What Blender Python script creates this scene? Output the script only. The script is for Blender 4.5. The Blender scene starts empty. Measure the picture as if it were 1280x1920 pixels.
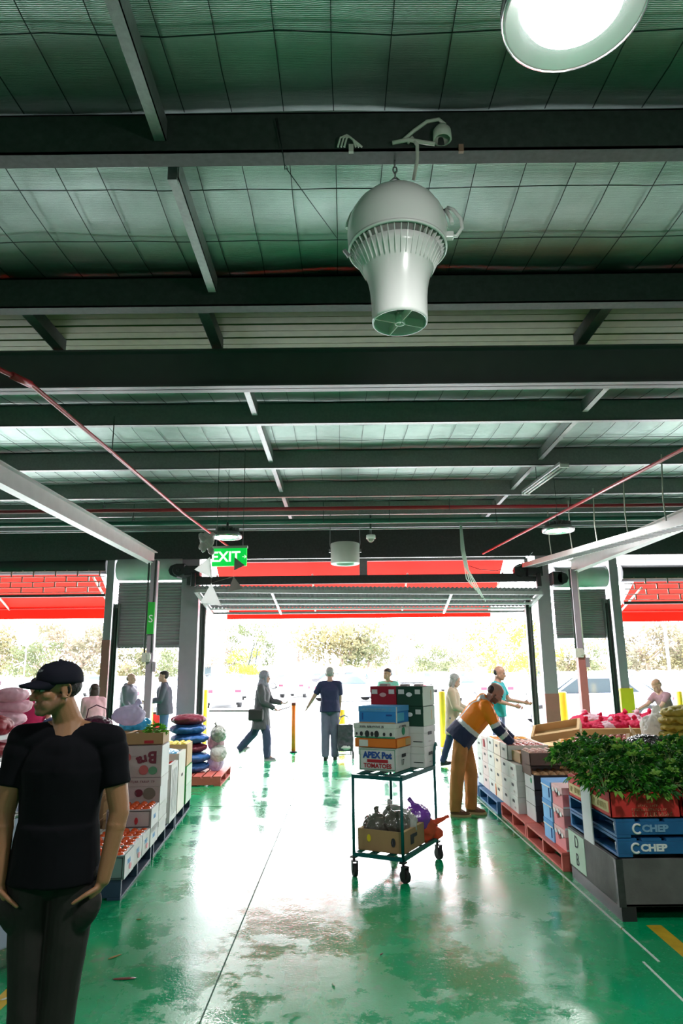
import bpy, bmesh, math, random
from mathutils import Vector, Matrix, Euler, noise
PI = math.pi
R = math.radians
rnd = random.Random(7)
col = bpy.context.scene.collection
scene = bpy.context.scene

# ---------------------------------------------------------------- camera
CAM_H, PITCH, ROLL, YAW, FPX = 1.68, R(13.1), R(-0.6), R(0.0), 1280.0
cam_rot = Matrix.Rotation(YAW, 3, 'Z') @ Matrix.Rotation(PI / 2 + PITCH, 3, 'X') @ Matrix.Rotation(ROLL, 3, 'Z')
cam_loc = Vector((0, 0, CAM_H))
cd = bpy.data.cameras.new('camera'); cam = bpy.data.objects.new('camera', cd); col.objects.link(cam)
cam.matrix_world = Matrix.Translation(cam_loc) @ cam_rot.to_4x4()
cd.sensor_fit = 'VERTICAL'; cd.sensor_height = 36.0; cd.lens = 24.0
cd.clip_start = 0.05; cd.clip_end = 600
scene.camera = cam


def W(px, py, Y=None, Z=None, X=None):
    """point of the place seen at a photo position, on the plane Y=, Z= or X="""
    d = cam_rot @ Vector(((px - 640) / FPX, (960 - py) / FPX, -1))
    if Y is not None: t = Y / d.y
    elif Z is not None: t = (Z - CAM_H) / d.z
    else: t = X / d.x
    return cam_loc + d * t


# ---------------------------------------------------------------- materials
_mats = {}


def mat(name, color, rough=0.6, metal=0.0, var=0.12, scale=6.0, bump=0.0, bscale=40.0, emit=None, alpha=None, trans=0.0, coat=0.0, sub=0.0, spec=0.5):
    if name in _mats: return _mats[name]
    m = bpy.data.materials.new(name); m.use_nodes = True
    nt = m.node_tree; b = nt.nodes['Principled BSDF']
    b.inputs['Roughness'].default_value = rough; b.inputs['Metallic'].default_value = metal
    b.inputs['Specular IOR Level'].default_value = spec
    if coat: b.inputs['Coat Weight'].default_value = coat; b.inputs['Coat Roughness'].default_value = 0.15
    if trans: b.inputs['Transmission Weight'].default_value = trans
    if sub: b.inputs['Subsurface Weight'].default_value = sub; b.inputs['Subsurface Radius'].default_value = (0.02, 0.008, 0.004)
    tc = nt.nodes.new('ShaderNodeTexCoord')
    n = nt.nodes.new('ShaderNodeTexNoise'); n.inputs['Scale'].default_value = scale; n.inputs['Detail'].default_value = 5
    nt.links.new(tc.outputs['Object'], n.inputs['Vector'])
    mx = nt.nodes.new('ShaderNodeMix'); mx.data_type = 'RGBA'
    c = Vector(color[:3])
    mx.inputs[6].default_value = (*(c * (1 - var)), 1); mx.inputs[7].default_value = (*[min(1, x * (1 + var)) for x in c], 1)
    nt.links.new(n.outputs['Fac'], mx.inputs[0]); nt.links.new(mx.outputs[2], b.inputs['Base Color'])
    if bump:
        n2 = nt.nodes.new('ShaderNodeTexNoise'); n2.inputs['Scale'].default_value = bscale; n2.inputs['Detail'].default_value = 4
        nt.links.new(tc.outputs['Object'], n2.inputs['Vector'])
        bp = nt.nodes.new('ShaderNodeBump'); bp.inputs['Strength'].default_value = bump; bp.inputs['Distance'].default_value = 0.01
        nt.links.new(n2.outputs['Fac'], bp.inputs['Height']); nt.links.new(bp.outputs['Normal'], b.inputs['Normal'])
    if emit:
        b.inputs['Emission Color'].default_value = (*color[:3], 1); b.inputs['Emission Strength'].default_value = emit
    if alpha is not None: b.inputs['Alpha'].default_value = alpha
    _mats[name] = m
    return m


def translucent(name, color, w=0.5, rough=0.7, **k):
    m = mat(name, color, rough, **k)
    if 'tl' in m: return m
    m['tl'] = 1
    nt = m.node_tree; b = nt.nodes['Principled BSDF']; out = nt.nodes['Material Output']
    t = nt.nodes.new('ShaderNodeBsdfTranslucent'); t.inputs[0].default_value = (*color[:3], 1)
    s = nt.nodes.new('ShaderNodeMixShader'); s.inputs[0].default_value = w
    nt.links.new(b.outputs[0], s.inputs[1]); nt.links.new(t.outputs[0], s.inputs[2]); nt.links.new(s.outputs[0], out.inputs[0])
    return m


# ---------------------------------------------------------------- mesh builder
class MB:
    def __init__(s): s.v = []; s.f = []; s.mi = []; s.sm = []

    def add(s, vs, fs, M=None, mi=0, smooth=False):
        o = len(s.v)
        s.v += [tuple(M @ Vector(p)) for p in vs] if M is not None else [tuple(p) for p in vs]
        s.f += [tuple(i + o for i in f) for f in fs]; s.mi += [mi] * len(fs); s.sm += [smooth] * len(fs)
        return s

    def box(s, c, d, M=None, mi=0, rz=0, rx=0, ry=0, taper=1.0):
        x, y, z = d[0] / 2, d[1] / 2, d[2] / 2
        vs = [(-x, -y, -z), (x, -y, -z), (x, y, -z), (-x, y, -z), (-x * taper, -y * taper, z), (x * taper, -y * taper, z), (x * taper, y * taper, z), (-x * taper, y * taper, z)]
        fs = [(3, 2, 1, 0), (4, 5, 6, 7), (0, 1, 5, 4), (1, 2, 6, 5), (2, 3, 7, 6), (3, 0, 4, 7)]
        T = Matrix.Translation(Vector(c)) @ Euler((rx, ry, rz)).to_matrix().to_4x4()
        return s.add(vs, fs, (M @ T) if M is not None else T, mi)

    def b2(s, a, b, mi=0):
        return s.box([(a[i] + b[i]) / 2 for i in range(3)], [abs(b[i] - a[i]) for i in range(3)], mi=mi)

    def tube(s, pts, r, n=8, mi=0, caps=True, closed=False):
        pts = [Vector(p) for p in pts]; m = len(pts)
        rs = r if isinstance(r, (list, tuple)) else [r] * m
        rings = []; up = None
        for i, p in enumerate(pts):
            if closed: t = pts[(i + 1) % m] - pts[i - 1]
            else: t = pts[min(i + 1, m - 1)] - pts[max(i - 1, 0)]
            if t.length < 1e-9: t = Vector((0, 0, 1))
            t.normalize()
            if up is None: up = t.orthogonal().normalized()
            else:
                up = up - t * up.dot(t)
                up = up.normalized() if up.length > 1e-6 else t.orthogonal().normalized()
            sd = t.cross(up)
            rings.append([p + (up * math.cos(2 * PI * k / n) + sd * math.sin(2 * PI * k / n)) * rs[i] for k in range(n)])
        vs = [q for rg in rings for q in rg]; fs = []
        for i in range(m if closed else m - 1):
            a, b = i * n, ((i + 1) % m) * n
            for k in range(n): fs.append((a + k, a + (k + 1) % n, b + (k + 1) % n, b + k))
        s.add(vs, fs, mi=mi, smooth=n > 4)
        if caps and not closed:
            o = len(s.v) - m * n
            s.f += [tuple(o + k for k in reversed(range(n))), tuple(o + (m - 1) * n + k for k in range(n))]; s.mi += [mi] * 2; s.sm += [False] * 2
        return s

    def lathe(s, prof, n=32, c=(0, 0, 0), M=None, mi=0, smooth=True, close=False):
        vs = [(c[0] + r * math.cos(2 * PI * k / n), c[1] + r * math.sin(2 * PI * k / n), c[2] + z) for r, z in prof for k in range(n)]
        fs = []
        m = len(prof)
        for i in range(m if close else m - 1):
            a, b = i * n, ((i + 1) % m) * n
            for k in range(n): fs.append((a + k, a + (k + 1) % n, b + (k + 1) % n, b + k))
        return s.add(vs, fs, M, mi, smooth)

    def ell(s, c, r, n=14, M=None, mi=0, rot=None):
        if not isinstance(r, (list, tuple, Vector)): r = (r, r, r)
        vs = []; fs = []; h = n // 2
        for i in range(h + 1):
            a = PI * i / h
            for k in range(n):
                b = 2 * PI * k / n
                vs.append((r[0] * math.sin(a) * math.cos(b), r[1] * math.sin(a) * math.sin(b), r[2] * math.cos(a)))
        for i in range(h):
            for k in range(n):
                q = (i * n + k, (i + 1) * n + k, (i + 1) * n + (k + 1) % n, i * n + (k + 1) % n)
                fs.append(q)
        T = Matrix.Translation(Vector(c))
        if rot is not None: T = T @ rot.to_4x4()
        return s.add(vs, fs, (M @ T) if M is not None else T, mi, True)

    def cone(s, a, b, ra, rb, n=16, mi=0, caps=True, sq=None):
        """straight tapered limb with flat ends; sq = (axis vector, factor) flattens the section"""
        a, b = Vector(a), Vector(b); t = (b - a).normalized()
        up = t.orthogonal().normalized() if sq is None else (Vector(sq[0]) - t * Vector(sq[0]).dot(t)).normalized()
        sd = t.cross(up); k1 = 1 if sq is None else sq[1]
        vs = []
        for p, r in ((a, ra), (b, rb)):
            vs += [p + up * math.cos(2 * PI * k / n) * r * k1 + sd * math.sin(2 * PI * k / n) * r for k in range(n)]
        fs = [(k, (k + 1) % n, n + (k + 1) % n, n + k) for k in range(n)]
        if caps: fs += [tuple(reversed(range(n))), tuple(range(n, 2 * n))]
        return s.add(vs, fs, mi=mi, smooth=True)

    def cap(s, a, b, ra, rb, n=16, mi=0):
        s.cone(a, b, ra, rb, n, mi); s.ell(a, ra, n, mi=mi); s.ell(b, rb, n, mi=mi); return s

    def prism(s, poly, y0, y1, mi=0, M=None, smooth=False):
        """poly in (x, z), extruded along y"""
        n = len(poly)
        vs = [(p[0], y0, p[1]) for p in poly] + [(p[0], y1, p[1]) for p in poly]
        fs = [tuple(range(n)), tuple(reversed(range(n, 2 * n)))] + [(k, n + k, n + (k + 1) % n, (k + 1) % n) for k in range(n)]
        return s.add(vs, fs, M, mi, smooth)

    def mesh(s, name, mats):
        me = bpy.data.meshes.new(name); me.from_pydata(s.v, [], s.f)
        for m in (mats if isinstance(mats, (list, tuple)) else [mats]): me.materials.append(m)
        me.polygons.foreach_set('material_index', s.mi); me.polygons.foreach_set('use_smooth', s.sm)
        me.update(); return me

    def build(s, name, mats, parent=None, loc=None, rot=None, bevel=0, fix=True):
        me = s.mesh(name, mats)
        if fix:
            bm = bmesh.new(); bm.from_mesh(me); bmesh.ops.recalc_face_normals(bm, faces=bm.faces); bm.to_mesh(me); bm.free()
        o = bpy.data.objects.new(name, me); col.objects.link(o)
        if parent is not None: o.parent = parent
        if loc is not None: o.location = loc
        if rot is not None: o.rotation_euler = rot
        if bevel:
            b = o.modifiers.new('b', 'BEVEL'); b.width = bevel; b.segments = 2; b.limit_method = 'ANGLE'
        return o


def tag(o, label, cat, group=None, kind=None):
    if label: o['label'] = label
    if cat: o['category'] = cat
    if group: o['group'] = group
    if kind: o['kind'] = kind
    return o


def struct(o): o['kind'] = 'structure'; return o


def thing(name, label, cat, loc=(0, 0, 0), rz=0, group=None, rot=None):
    o = bpy.data.objects.new(name, None); col.objects.link(o); o.empty_display_size = 0.1
    o.location = loc; o.rotation_euler = rot if rot is not None else (0, 0, rz)
    return tag(o, label, cat, group)


_kids = {}


def copy_tree(o, parent=None):
    c = o.copy(); col.objects.link(c); c.parent = parent
    if parent is None and o.parent is not None: pass
    for ch in list(o.children): copy_tree(ch, c)
    return c


def dup(root, loc, rz=0, label=None, group=None, rot=None, s=None):
    r = copy_tree(root); r.location = loc; r.rotation_euler = rot if rot is not None else (0, 0, rz)
    if label: r['label'] = label
    if group: r['group'] = group
    if s: r.scale = (s, s, s) if not isinstance(s, (tuple, list)) else s
    return r


def text(s, size, loc, rot, m, parent, name='lettering', ext=0.0008, align='CENTER', xs=1.0, offset=0.0, space=1.0):
    c = bpy.data.curves.new('t', 'FONT'); c.body = s; c.size = size; c.align_x = align; c.align_y = 'CENTER'; c.extrude = ext
    c.resolution_u = 3; c.offset = offset; c.space_character = space
    o = bpy.data.objects.new('t', c); col.objects.link(o)
    bpy.context.view_layer.update()
    me = bpy.data.meshes.new_from_object(o.evaluated_get(bpy.context.evaluated_depsgraph_get()))
    bpy.data.objects.remove(o); bpy.data.curves.remove(c)
    me.materials.clear(); me.materials.append(m); me.name = name
    t = bpy.data.objects.new(name, me); col.objects.link(t); t.parent = parent
    t.location = loc; t.rotation_euler = rot; t.scale = (xs, 1, 1)
    return t


FRONT = (PI / 2, 0, 0); RIGHT = (PI / 2, 0, PI / 2); LEFT = (PI / 2, 0, -PI / 2)


def evaluate(o):
    bpy.context.view_layer.update()
    me = bpy.data.meshes.new_from_object(o.evaluated_get(bpy.context.evaluated_depsgraph_get()))
    old = o.data; o.modifiers.clear(); o.data = me; bpy.data.meshes.remove(old)
    return o


def organic(mb, name, m, parent, voxel=0.008, smooth=6, wrinkle=0.0, wscale=9.0, stretch=(1, 1, 1), seed=0):
    """one continuous surface grown round the shapes in mb"""
    o = mb.build(name, m, parent)
    r = o.modifiers.new('r', 'REMESH'); r.mode = 'VOXEL'; r.voxel_size = voxel; r.use_smooth_shade = True
    sm = o.modifiers.new('s', 'SMOOTH'); sm.factor = 0.5; sm.iterations = smooth
    evaluate(o)
    me = o.data
    if not len(me.materials):
        for q in (m if isinstance(m, (list, tuple)) else [m]): me.materials.append(q)
    if wrinkle:
        off = Vector((seed * 3.1, seed * 1.7, seed))
        ns = [v.normal.copy() for v in me.vertices]
        for v, nn in zip(me.vertices, ns):
            p = Vector((v.co.x * stretch[0], v.co.y * stretch[1], v.co.z * stretch[2])) * wscale + off
            k = noise.noise(p) + 0.5 * noise.noise(p * 2.3)
            k = (1 - abs(k) * 2.2) * 0.6 + k * 0.4
            v.co += nn * wrinkle * k
    me.polygons.foreach_set('use_smooth', [True] * len(me.polygons))
    me.update()
    return o
# ================================================================ the hall
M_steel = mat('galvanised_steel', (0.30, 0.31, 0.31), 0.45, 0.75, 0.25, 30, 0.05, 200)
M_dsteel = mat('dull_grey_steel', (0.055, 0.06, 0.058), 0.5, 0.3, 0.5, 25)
M_paint = mat('grey_painted_steel', (0.34, 0.28, 0.33), 0.5, 0.0, 0.15, 4)
M_pink = mat('red_oxide_and_red_light', (0.42, 0.14, 0.13), 0.55, 0.0, 0.2, 4)
M_yel = mat('safety_yellow_paint', (0.9, 0.62, 0.02), 0.5, 0, 0.1, 8)
M_ora = mat('orange_post_plastic', (0.95, 0.20, 0.008), 0.5, 0, 0.08, 8)
M_blk = mat('black_rubber', (0.015, 0.015, 0.016), 0.7, 0, 0.3, 20)
M_red = mat('red_pipe_paint', (0.45, 0.03, 0.04), 0.35, 0, 0.2, 10)
M_grn = mat('dark_green_pipe_paint', (0.01, 0.09, 0.06), 0.4, 0, 0.2, 10)
M_white = mat('white_enamel', (0.82, 0.82, 0.80), 0.28, 0, 0.04, 3, coat=0.3)
M_cable = mat('grey_white_cable', (0.55, 0.54, 0.48), 0.5, 0, 0.15, 20)
M_dark = mat('black_enamel', (0.02, 0.02, 0.022), 0.5, 0, 0.3, 9)

# floor: worn green paint, wet in patches
fm = bpy.data.materials.new('wet_green_floor_paint'); fm.use_nodes = True
nt = fm.node_tree; b = nt.nodes['Principled BSDF']; L = nt.links.new
geo = nt.nodes.new('ShaderNodeNewGeometry')


def nz(scale, detail=6, rough=0.55, sx=1, sy=1, off=0):
    mp = nt.nodes.new('ShaderNodeMapping'); mp.inputs['Scale'].default_value = (sx, sy, 1); mp.inputs['Location'].default_value = (off, off, 0)
    L(geo.outputs['Position'], mp.inputs['Vector'])
    n = nt.nodes.new('ShaderNodeTexNoise'); n.inputs['Scale'].default_value = scale; n.inputs['Detail'].default_value = detail; n.inputs['Roughness'].default_value = rough
    L(mp.outputs[0], n.inputs['Vector']); return n.outputs['Fac']


def ramp(src, a, bb, lo=0.0, hi=1.0):
    r = nt.nodes.new('ShaderNodeMapRange'); r.inputs['From Min'].default_value = a; r.inputs['From Max'].default_value = bb
    r.inputs['To Min'].default_value = lo; r.inputs['To Max'].default_value = hi
    L(src, r.inputs['Value']); return r.outputs[0]


def mth(op, a, bb=None):
    m_ = nt.nodes.new('ShaderNodeMath'); m_.operation = op
    for i, q in enumerate((a, bb)):
        if q is None: continue
        if isinstance(q, (int, float)): m_.inputs[i].default_value = q
        else: L(q, m_.inputs[i])
    return m_.outputs[0]


speck0 = ramp(nz(45, 4, 0.65, off=2), 0.58, 0.63)
wet = mth('MULTIPLY', ramp(nz(1.3, 14, 0.72), 0.49, 0.53), mth('SUBTRACT', 1.0, speck0))            # broad puddles with ragged edges
speck = ramp(nz(38, 3, 0.6), 0.56, 0.62)            # dry speckles
streak = ramp(nz(2.2, 6, 0.6, 1, 0.35, 5), 0.42, 0.62)
mx = nt.nodes.new('ShaderNodeMix'); mx.data_type = 'RGBA'
mx.inputs[6].default_value = (0.0, 0.20, 0.06, 1); mx.inputs[7].default_value = (0.0, 0.46, 0.18, 1)
L(nz(1.4, 8, 0.65, off=9), mx.inputs[0])
mx2 = nt.nodes.new('ShaderNodeMix'); mx2.data_type = 'RGBA'; L(mx.outputs[2], mx2.inputs[6])
mx2.inputs[7].default_value = (0.16, 0.30, 0.20, 1); L(mth('MULTIPLY', ramp(nz(7, 9, 0.7, off=3), 0.57, 0.66), 0.55), mx2.inputs[0])
L(mx2.outputs[2], b.inputs['Base Color'])
rr = mth('ADD', mth('MULTIPLY', wet, -0.19), 0.27)
rr = mth('ADD', rr, mth('MULTIPLY', streak, 0.05))
rr = mth('MAXIMUM', rr, 0.06)
L(rr, b.inputs['Roughness'])
bp = nt.nodes.new('ShaderNodeBump'); bp.inputs['Strength'].default_value = 0.22; bp.inputs['Distance'].default_value = 0.004
L(mth('ADD', nz(60, 3), mth('MULTIPLY', nz(5, 4), 2.5)), bp.inputs['Height']); L(bp.outputs[0], b.inputs['Normal'])
b.inputs['Specular IOR Level'].default_value = 0.5
b.inputs['Coat Weight'].default_value = 0.2; b.inputs['Coat Roughness'].default_value = 0.12

DOOR_Y = 15.5
f = MB(); f.b2((-14, -8, -0.12), (14, DOOR_Y + 0.2, 0)); struct(f.build('floor', fm))
M_asph = mat('pale_dry_asphalt', (0.5, 0.5, 0.5), 0.9, 0, 0.12, 0.4)
f = MB(); f.b2((-90, DOOR_Y + 0.2, -0.14), (90, 130, -0.01)); tag(struct(f.build('ground', M_asph)), None, None)

M_joint = mat('dark_floor_joint', (0.01, 0.09, 0.05), 0.8)
M_line = mat('worn_pale_floor_line', (0.6, 0.68, 0.62), 0.6, 0, 0.3, 30)
M_yline = mat('worn_yellow_floor_line', (0.55, 0.36, 0.02), 0.5, 0, 0.35, 12)
ti = [0]


def trim(mb, m):
    ti[0] += 1; return struct(mb.build('trim_%d' % ti[0], m))


trim(MB().box((-0.72, 4.5, 0.001), (0.007, 19, 0.003), rz=R(-0.3)), M_joint)
trim(MB().box((1.80, 7.6, 0.001), (0.016, 6.2, 0.003), rz=R(0.6)), M_line)
trim(MB().box((1.74, 3.0, 0.001), (0.014, 3.0, 0.003), rz=R(0.0)), M_line)
trim(MB().box((0, 9.4, 0.001), (7, 0.006, 0.003), rz=R(0.0)), M_joint)
a = W(1225, 1735, Z=0); b_ = W(1290, 1790, Z=0)
trim(MB().tube([a, b_ + (b_ - a) * 1.5], 0.07, 4), M_yline).scale = (1, 1, 0.03)
a = W(0, 1880, Z=0); b_ = W(50, 1832, Z=0)
trim(MB().tube([a + (a - b_) * 2, b_ + (b_ - a) * 2], 0.06, 4), M_yline).scale = (1, 1, 0.03)

# roof lining: foil blanket, sagging a little between the purlins
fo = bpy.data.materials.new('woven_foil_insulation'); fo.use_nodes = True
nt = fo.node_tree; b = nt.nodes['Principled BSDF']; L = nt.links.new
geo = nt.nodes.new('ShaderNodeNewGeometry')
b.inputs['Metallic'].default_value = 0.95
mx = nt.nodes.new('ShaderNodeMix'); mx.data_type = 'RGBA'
mx.inputs[6].default_value = (0.15, 0.21, 0.185, 1); mx.inputs[7].default_value = (0.46, 0.56, 0.52, 1)  # silver foil; its green tint imitates light reflected from the floor
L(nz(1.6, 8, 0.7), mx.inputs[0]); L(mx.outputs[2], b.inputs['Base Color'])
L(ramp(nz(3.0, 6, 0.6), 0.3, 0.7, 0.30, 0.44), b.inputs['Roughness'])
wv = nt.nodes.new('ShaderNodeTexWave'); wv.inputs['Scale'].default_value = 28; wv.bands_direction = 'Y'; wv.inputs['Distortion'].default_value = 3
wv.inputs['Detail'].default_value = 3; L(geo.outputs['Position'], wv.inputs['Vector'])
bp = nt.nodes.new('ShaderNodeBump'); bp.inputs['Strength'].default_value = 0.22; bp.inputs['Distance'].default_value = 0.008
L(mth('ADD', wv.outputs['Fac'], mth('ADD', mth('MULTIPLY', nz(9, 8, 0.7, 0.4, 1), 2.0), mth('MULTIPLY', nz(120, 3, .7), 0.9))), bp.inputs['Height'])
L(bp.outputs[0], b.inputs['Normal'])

ZP = 1.68 + 3.0            # underside of the purlins
ZR = ZP + 0.30             # roof lining
PUR = [-7.3, -5.5, -3.7, -1.9, -0.1, 1.7, 3.45, 5.19, 8.0, 9.9, 11.65, 13.1, 14.35]
XW = 13.0


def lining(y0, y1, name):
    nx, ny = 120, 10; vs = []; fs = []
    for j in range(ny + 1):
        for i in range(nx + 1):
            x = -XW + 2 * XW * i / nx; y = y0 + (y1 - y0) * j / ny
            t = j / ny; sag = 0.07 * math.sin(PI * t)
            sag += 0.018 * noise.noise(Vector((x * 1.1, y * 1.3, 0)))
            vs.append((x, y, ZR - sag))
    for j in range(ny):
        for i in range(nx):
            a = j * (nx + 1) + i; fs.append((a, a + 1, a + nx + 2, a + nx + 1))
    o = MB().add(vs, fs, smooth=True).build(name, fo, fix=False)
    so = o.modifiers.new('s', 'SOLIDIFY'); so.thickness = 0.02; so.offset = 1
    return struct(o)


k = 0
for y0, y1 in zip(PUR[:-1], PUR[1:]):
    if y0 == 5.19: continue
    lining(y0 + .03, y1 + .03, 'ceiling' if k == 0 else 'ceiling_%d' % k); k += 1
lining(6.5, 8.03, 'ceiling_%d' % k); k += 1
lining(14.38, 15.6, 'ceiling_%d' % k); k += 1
# outer roof skin of corrugated steel
M_roof = mat('roof_sheet', (0.35, 0.36, 0.36), 0.5, 0.4)
f = MB(); f.b2((-XW - .3, -8, ZR + 0.1), (XW + .3, DOOR_Y + 0.3, ZR + 0.16)); struct(f.build('ceiling_skin', M_roof))
# bare corrugated strip between second purlin and the big beam
M_corr = mat('dull_olive_corrugated_sheet', (0.15, 0.17, 0.06), 0.6, 0.0, 0.3, 8)
f = MB()
for i in range(9):
    y0 = 5.35 + i * 0.135
    f.box((0, y0 + .06, ZR - 0.01 - 0.006 * (i % 2)), (2 * XW, 0.115, 0.03)); f.box((0, y0 + .128, ZR + .01), (2 * XW, 0.03, 0.03))
tag(f.build('corrugated_roof_strip', M_corr), 'dull olive corrugated sheet strip above the big cross beam', 'roof sheet')

# wire mesh that carries the foil
M_wire = mat('dark_wire', (0.02, 0.03, 0.03), 0.5, 0.6)
f = MB()
for y0, y1 in list(zip(PUR[:-1], PUR[1:])):
    if y0 < -1.95: continue
    if y0 == 5.19: y0 = 6.45
    L_ = y1 - y0
    x = -9.0
    while x < 9.0:
        x += 0.31
        dx = rnd.uniform(-.02, .02)
        pts = []
        for j in range(6):
            t = j / 5
            pts.append((x + dx + 0.012 * noise.noise(Vector((x * 3, t * 4, y0))), y0 + .08 + L_ * t * .95, ZR - 0.012 - 0.07 * math.sin(PI * (t * .95 + .04)) - 0.012))
        f.tube(pts, 0.0035, 4, caps=False)
    for t in ((0.34, 0.67) if L_ > 1.4 else (0.5,)):
        pts = [(-9 + 0.3 * i, y0 + L_ * t + 0.03 * noise.noise(Vector((i * .5, y0, 1))), ZR - 0.07 * math.sin(PI * t) - 0.026) for i in range(61)]
        f.tube(pts, 0.0035, 4, caps=False)
tag(f.build('wire_mesh', M_wire, fix=False), 'dark wire netting holding up the foil roof lining', 'wire netting', kind='stuff')


def purlin(y, zb, h, fl, x0=-XW, x1=XW, m=M_dsteel):
    """C section along x, open to the back"""
    f = MB()
    f.b2((x0, y, zb), (x1, y + .012, zb + h)); f.b2((x0, y, zb), (x1, y + fl, zb + .01)); f.b2((x0, y, zb + h - .01), (x1, y + fl, zb + h))
    f.b2((x0, y + fl - .008, zb), (x1, y + fl, zb + .025)); return f


ordn = ['first', 'second', 'third', 'fourth', 'fifth', 'sixth', 'seventh', 'eighth']
vis = 0
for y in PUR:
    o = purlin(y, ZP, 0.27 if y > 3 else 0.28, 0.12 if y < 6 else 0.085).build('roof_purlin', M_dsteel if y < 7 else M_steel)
    if y >= 3.4:
        tag(o, ['near steel purlin holding the white hanging fan', 'steel purlin just in front of the olive corrugated strip', 'speckled purlin next behind the big flanged beam', 'second purlin behind the big flanged beam', 'third purlin behind the big flanged beam', 'purlin right above the thin red cross pipe', 'farthest steel purlin near the roller doors'][vis], 'roof beam', 'roof purlins'); vis += 1
    else:
        tag(o, 'steel purlin overhead nearer than the hanging fan', 'roof beam', 'roof purlins')
# big cross beam (I section)
f = MB(); y = 6.28; zb = CAM_H + 2.72
f.b2((-XW, y - .07, zb), (XW, y + .09, zb + .018)); f.b2((-XW, y, zb), (XW, y + .014, zb + .40)); f.b2((-XW, y - .07, zb + .38), (XW, y + .09, zb + .40))
tag(f.build('main_roof_beam', mat('big_beam_paint', (0.11, 0.11, 0.115), 0.4, 0.1)), 'big grey flanged beam crossing the whole hall behind the fan', 'roof beam')
# header over the doors
f = MB(); f.b2((-XW, 15.35, CAM_H + 2.51), (XW, 15.45, ZR)); struct(f.build('wall_front_header', M_dsteel))

# bridging pieces between purlins
brs = []
for x, rows in ((-1.05, [(1.75, 3.44), (3.75, 5.1), (6.6, 7.9), (8.12, 9.85), (10.0, 11.6), (11.75, 13.05), (13.2, 14.3)]), (3.0, [(6.6, 7.9), (8.12, 9.85), (10.0, 11.6), (11.75, 13.05), (13.2, 14.3)])):
    for y0, y1 in rows: brs.append((x, y0, y1))
first = True
for i, (x, y0, y1) in enumerate(brs):
    f = MB(); z = ZP + .07; f.b2((x - .035, y0, z), (x + .035, y1, z + .008)); f.b2((x + (.03 if x < 0 else -.035), y0, z), (x + (.035 if x < 0 else -.03), y1, z + .14))
    f.b2((x - .03, y0 - .02, z - .03), (x + .03, y0 + .03, z + .1))
    n_ = ['nearest', 'second', 'third', 'fourth', 'fifth', 'sixth', 'farthest'][i] if i < 7 else ['nearest', 'second', 'third', 'fourth', 'farthest'][i - 7]
    tag(f.build('roof_bridging_channel', M_steel), '%s bridging channel of the %s line between purlins' % (n_, 'left' if x < 0 else 'right'), 'bridging channel', 'bridging channels between the purlins')
for x, s_ in ((-2.8, 'left'), (-1.22, 'middle'), (2.4, 'right')):
    f = MB(); f.b2((x - .05, 5.3, ZR - .16), (x + .05, 6.3, ZR - .03)); tag(f.build('short_rafter', M_dsteel), '%s short rafter across the olive corrugated strip' % s_, 'rafter', 'short rafters under the corrugated strip')

# rafters running down to the poles
def beam_between(a, b, w, h, name, m, label, cat):
    a, b = Vector(a), Vector(b); d = b - a; L_ = d.length
    f = MB(); f.box((0, 0, 0), (w, L_, 0.015)); f.box((0, 0, h), (w, L_, 0.015)); f.box((0, 0, h / 2), (0.012, L_, h))
    o = f.build(name, m); o.location = (a + b) / 2; o.rotation_euler = d.to_track_quat('Y', 'Z').to_euler()
    return tag(o, label, cat)


M_rafter = mat('pale_rafter_paint', (0.48, 0.47, 0.47), 0.45, 0.1, 0.15, 6)
PL = W(283, 1052, Y=13.2); PR_ = W(1078, 1068, Y=13.2)
beam_between((PL.x, 13.4, PL.z - .04), (PL.x - .25, 5.5, PL.z + .0), .14, .24, 'rafter_beam', M_rafter, 'pale grey rafter running to the top of the left pole', 'rafter')
beam_between((PR_.x, 13.4, PR_.z - .04), (PR_.x + .3, 5.5, PR_.z + .0), .14, .24, 'rafter_beam', M_rafter, 'pale grey rafter running to the top of the right pole', 'rafter')

# ---------------------------------------------------------------- columns, door bays
def wallcol(px0, px1, ytop, label, y=DOOR_Y, red=0, base_px=0):
    a = W(px0, 1200, Y=y); c = W(px1, 1200, Y=y)
    t = thing('steel_column', label, 'column', ((a.x + c.x) / 2, y, 0))
    w = abs(c.x - a.x)
    f = MB(); f.b2((-w / 2, -.12, 0), (w / 2, .12, ytop)); f.build('shaft', M_paint, t, bevel=.006)
    f = MB(); f.b2((-w / 2 - .04, -.16, 0), (w / 2 + .04, .16, .03)); f.build('base_plate', M_steel, t)
    if red: MB().b2((-w / 2 - .004, -.125, .03), (w / 2 + .004, .125, 1.15 if red == 1 else 2.4)).build('red_lower_band', M_pink, t)
    return t


ZT = CAM_H + 2.62
C1 = wallcol(338, 371, ZT, 'grey column left of the central doorway')
C2 = wallcol(1011, 1036, ZT, 'grey column with red oxide base right of the central doorway', red=1)
C3 = wallcol(195, 209, ZT, 'slim column beside the left side bay', red=2)  # red band on this column stands in for red light on it
C4 = wallcol(1151, 1167, ZT, 'slim column with yellow foot beside the right side bay')
MB().b2((-.12, -.14, .0), (.16, .14, 1.25)).build('yellow_foot_guard', M_yel, C4)


def rail(px, label):
    a = W(px, 1200, Y=DOOR_Y - .1)
    t = thing('shutter_guide_rail', label, 'door rail', (a.x, DOOR_Y - .1, 0))
    f = MB(); f.b2((-.09, -.05, 0), (-.075, .07, 3.2)); f.b2((.03, -.05, 0), (.045, .07, 3.2)); f.b2((-.09, .055, 0), (.045, .07, 3.2)); f.build('channel', M_steel, t)
    f = MB(); f.b2((-.045, -.02, 0.02), (-.005, .03, 3.1)); f.build('inner_track', M_dsteel, t)
    return t


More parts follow.
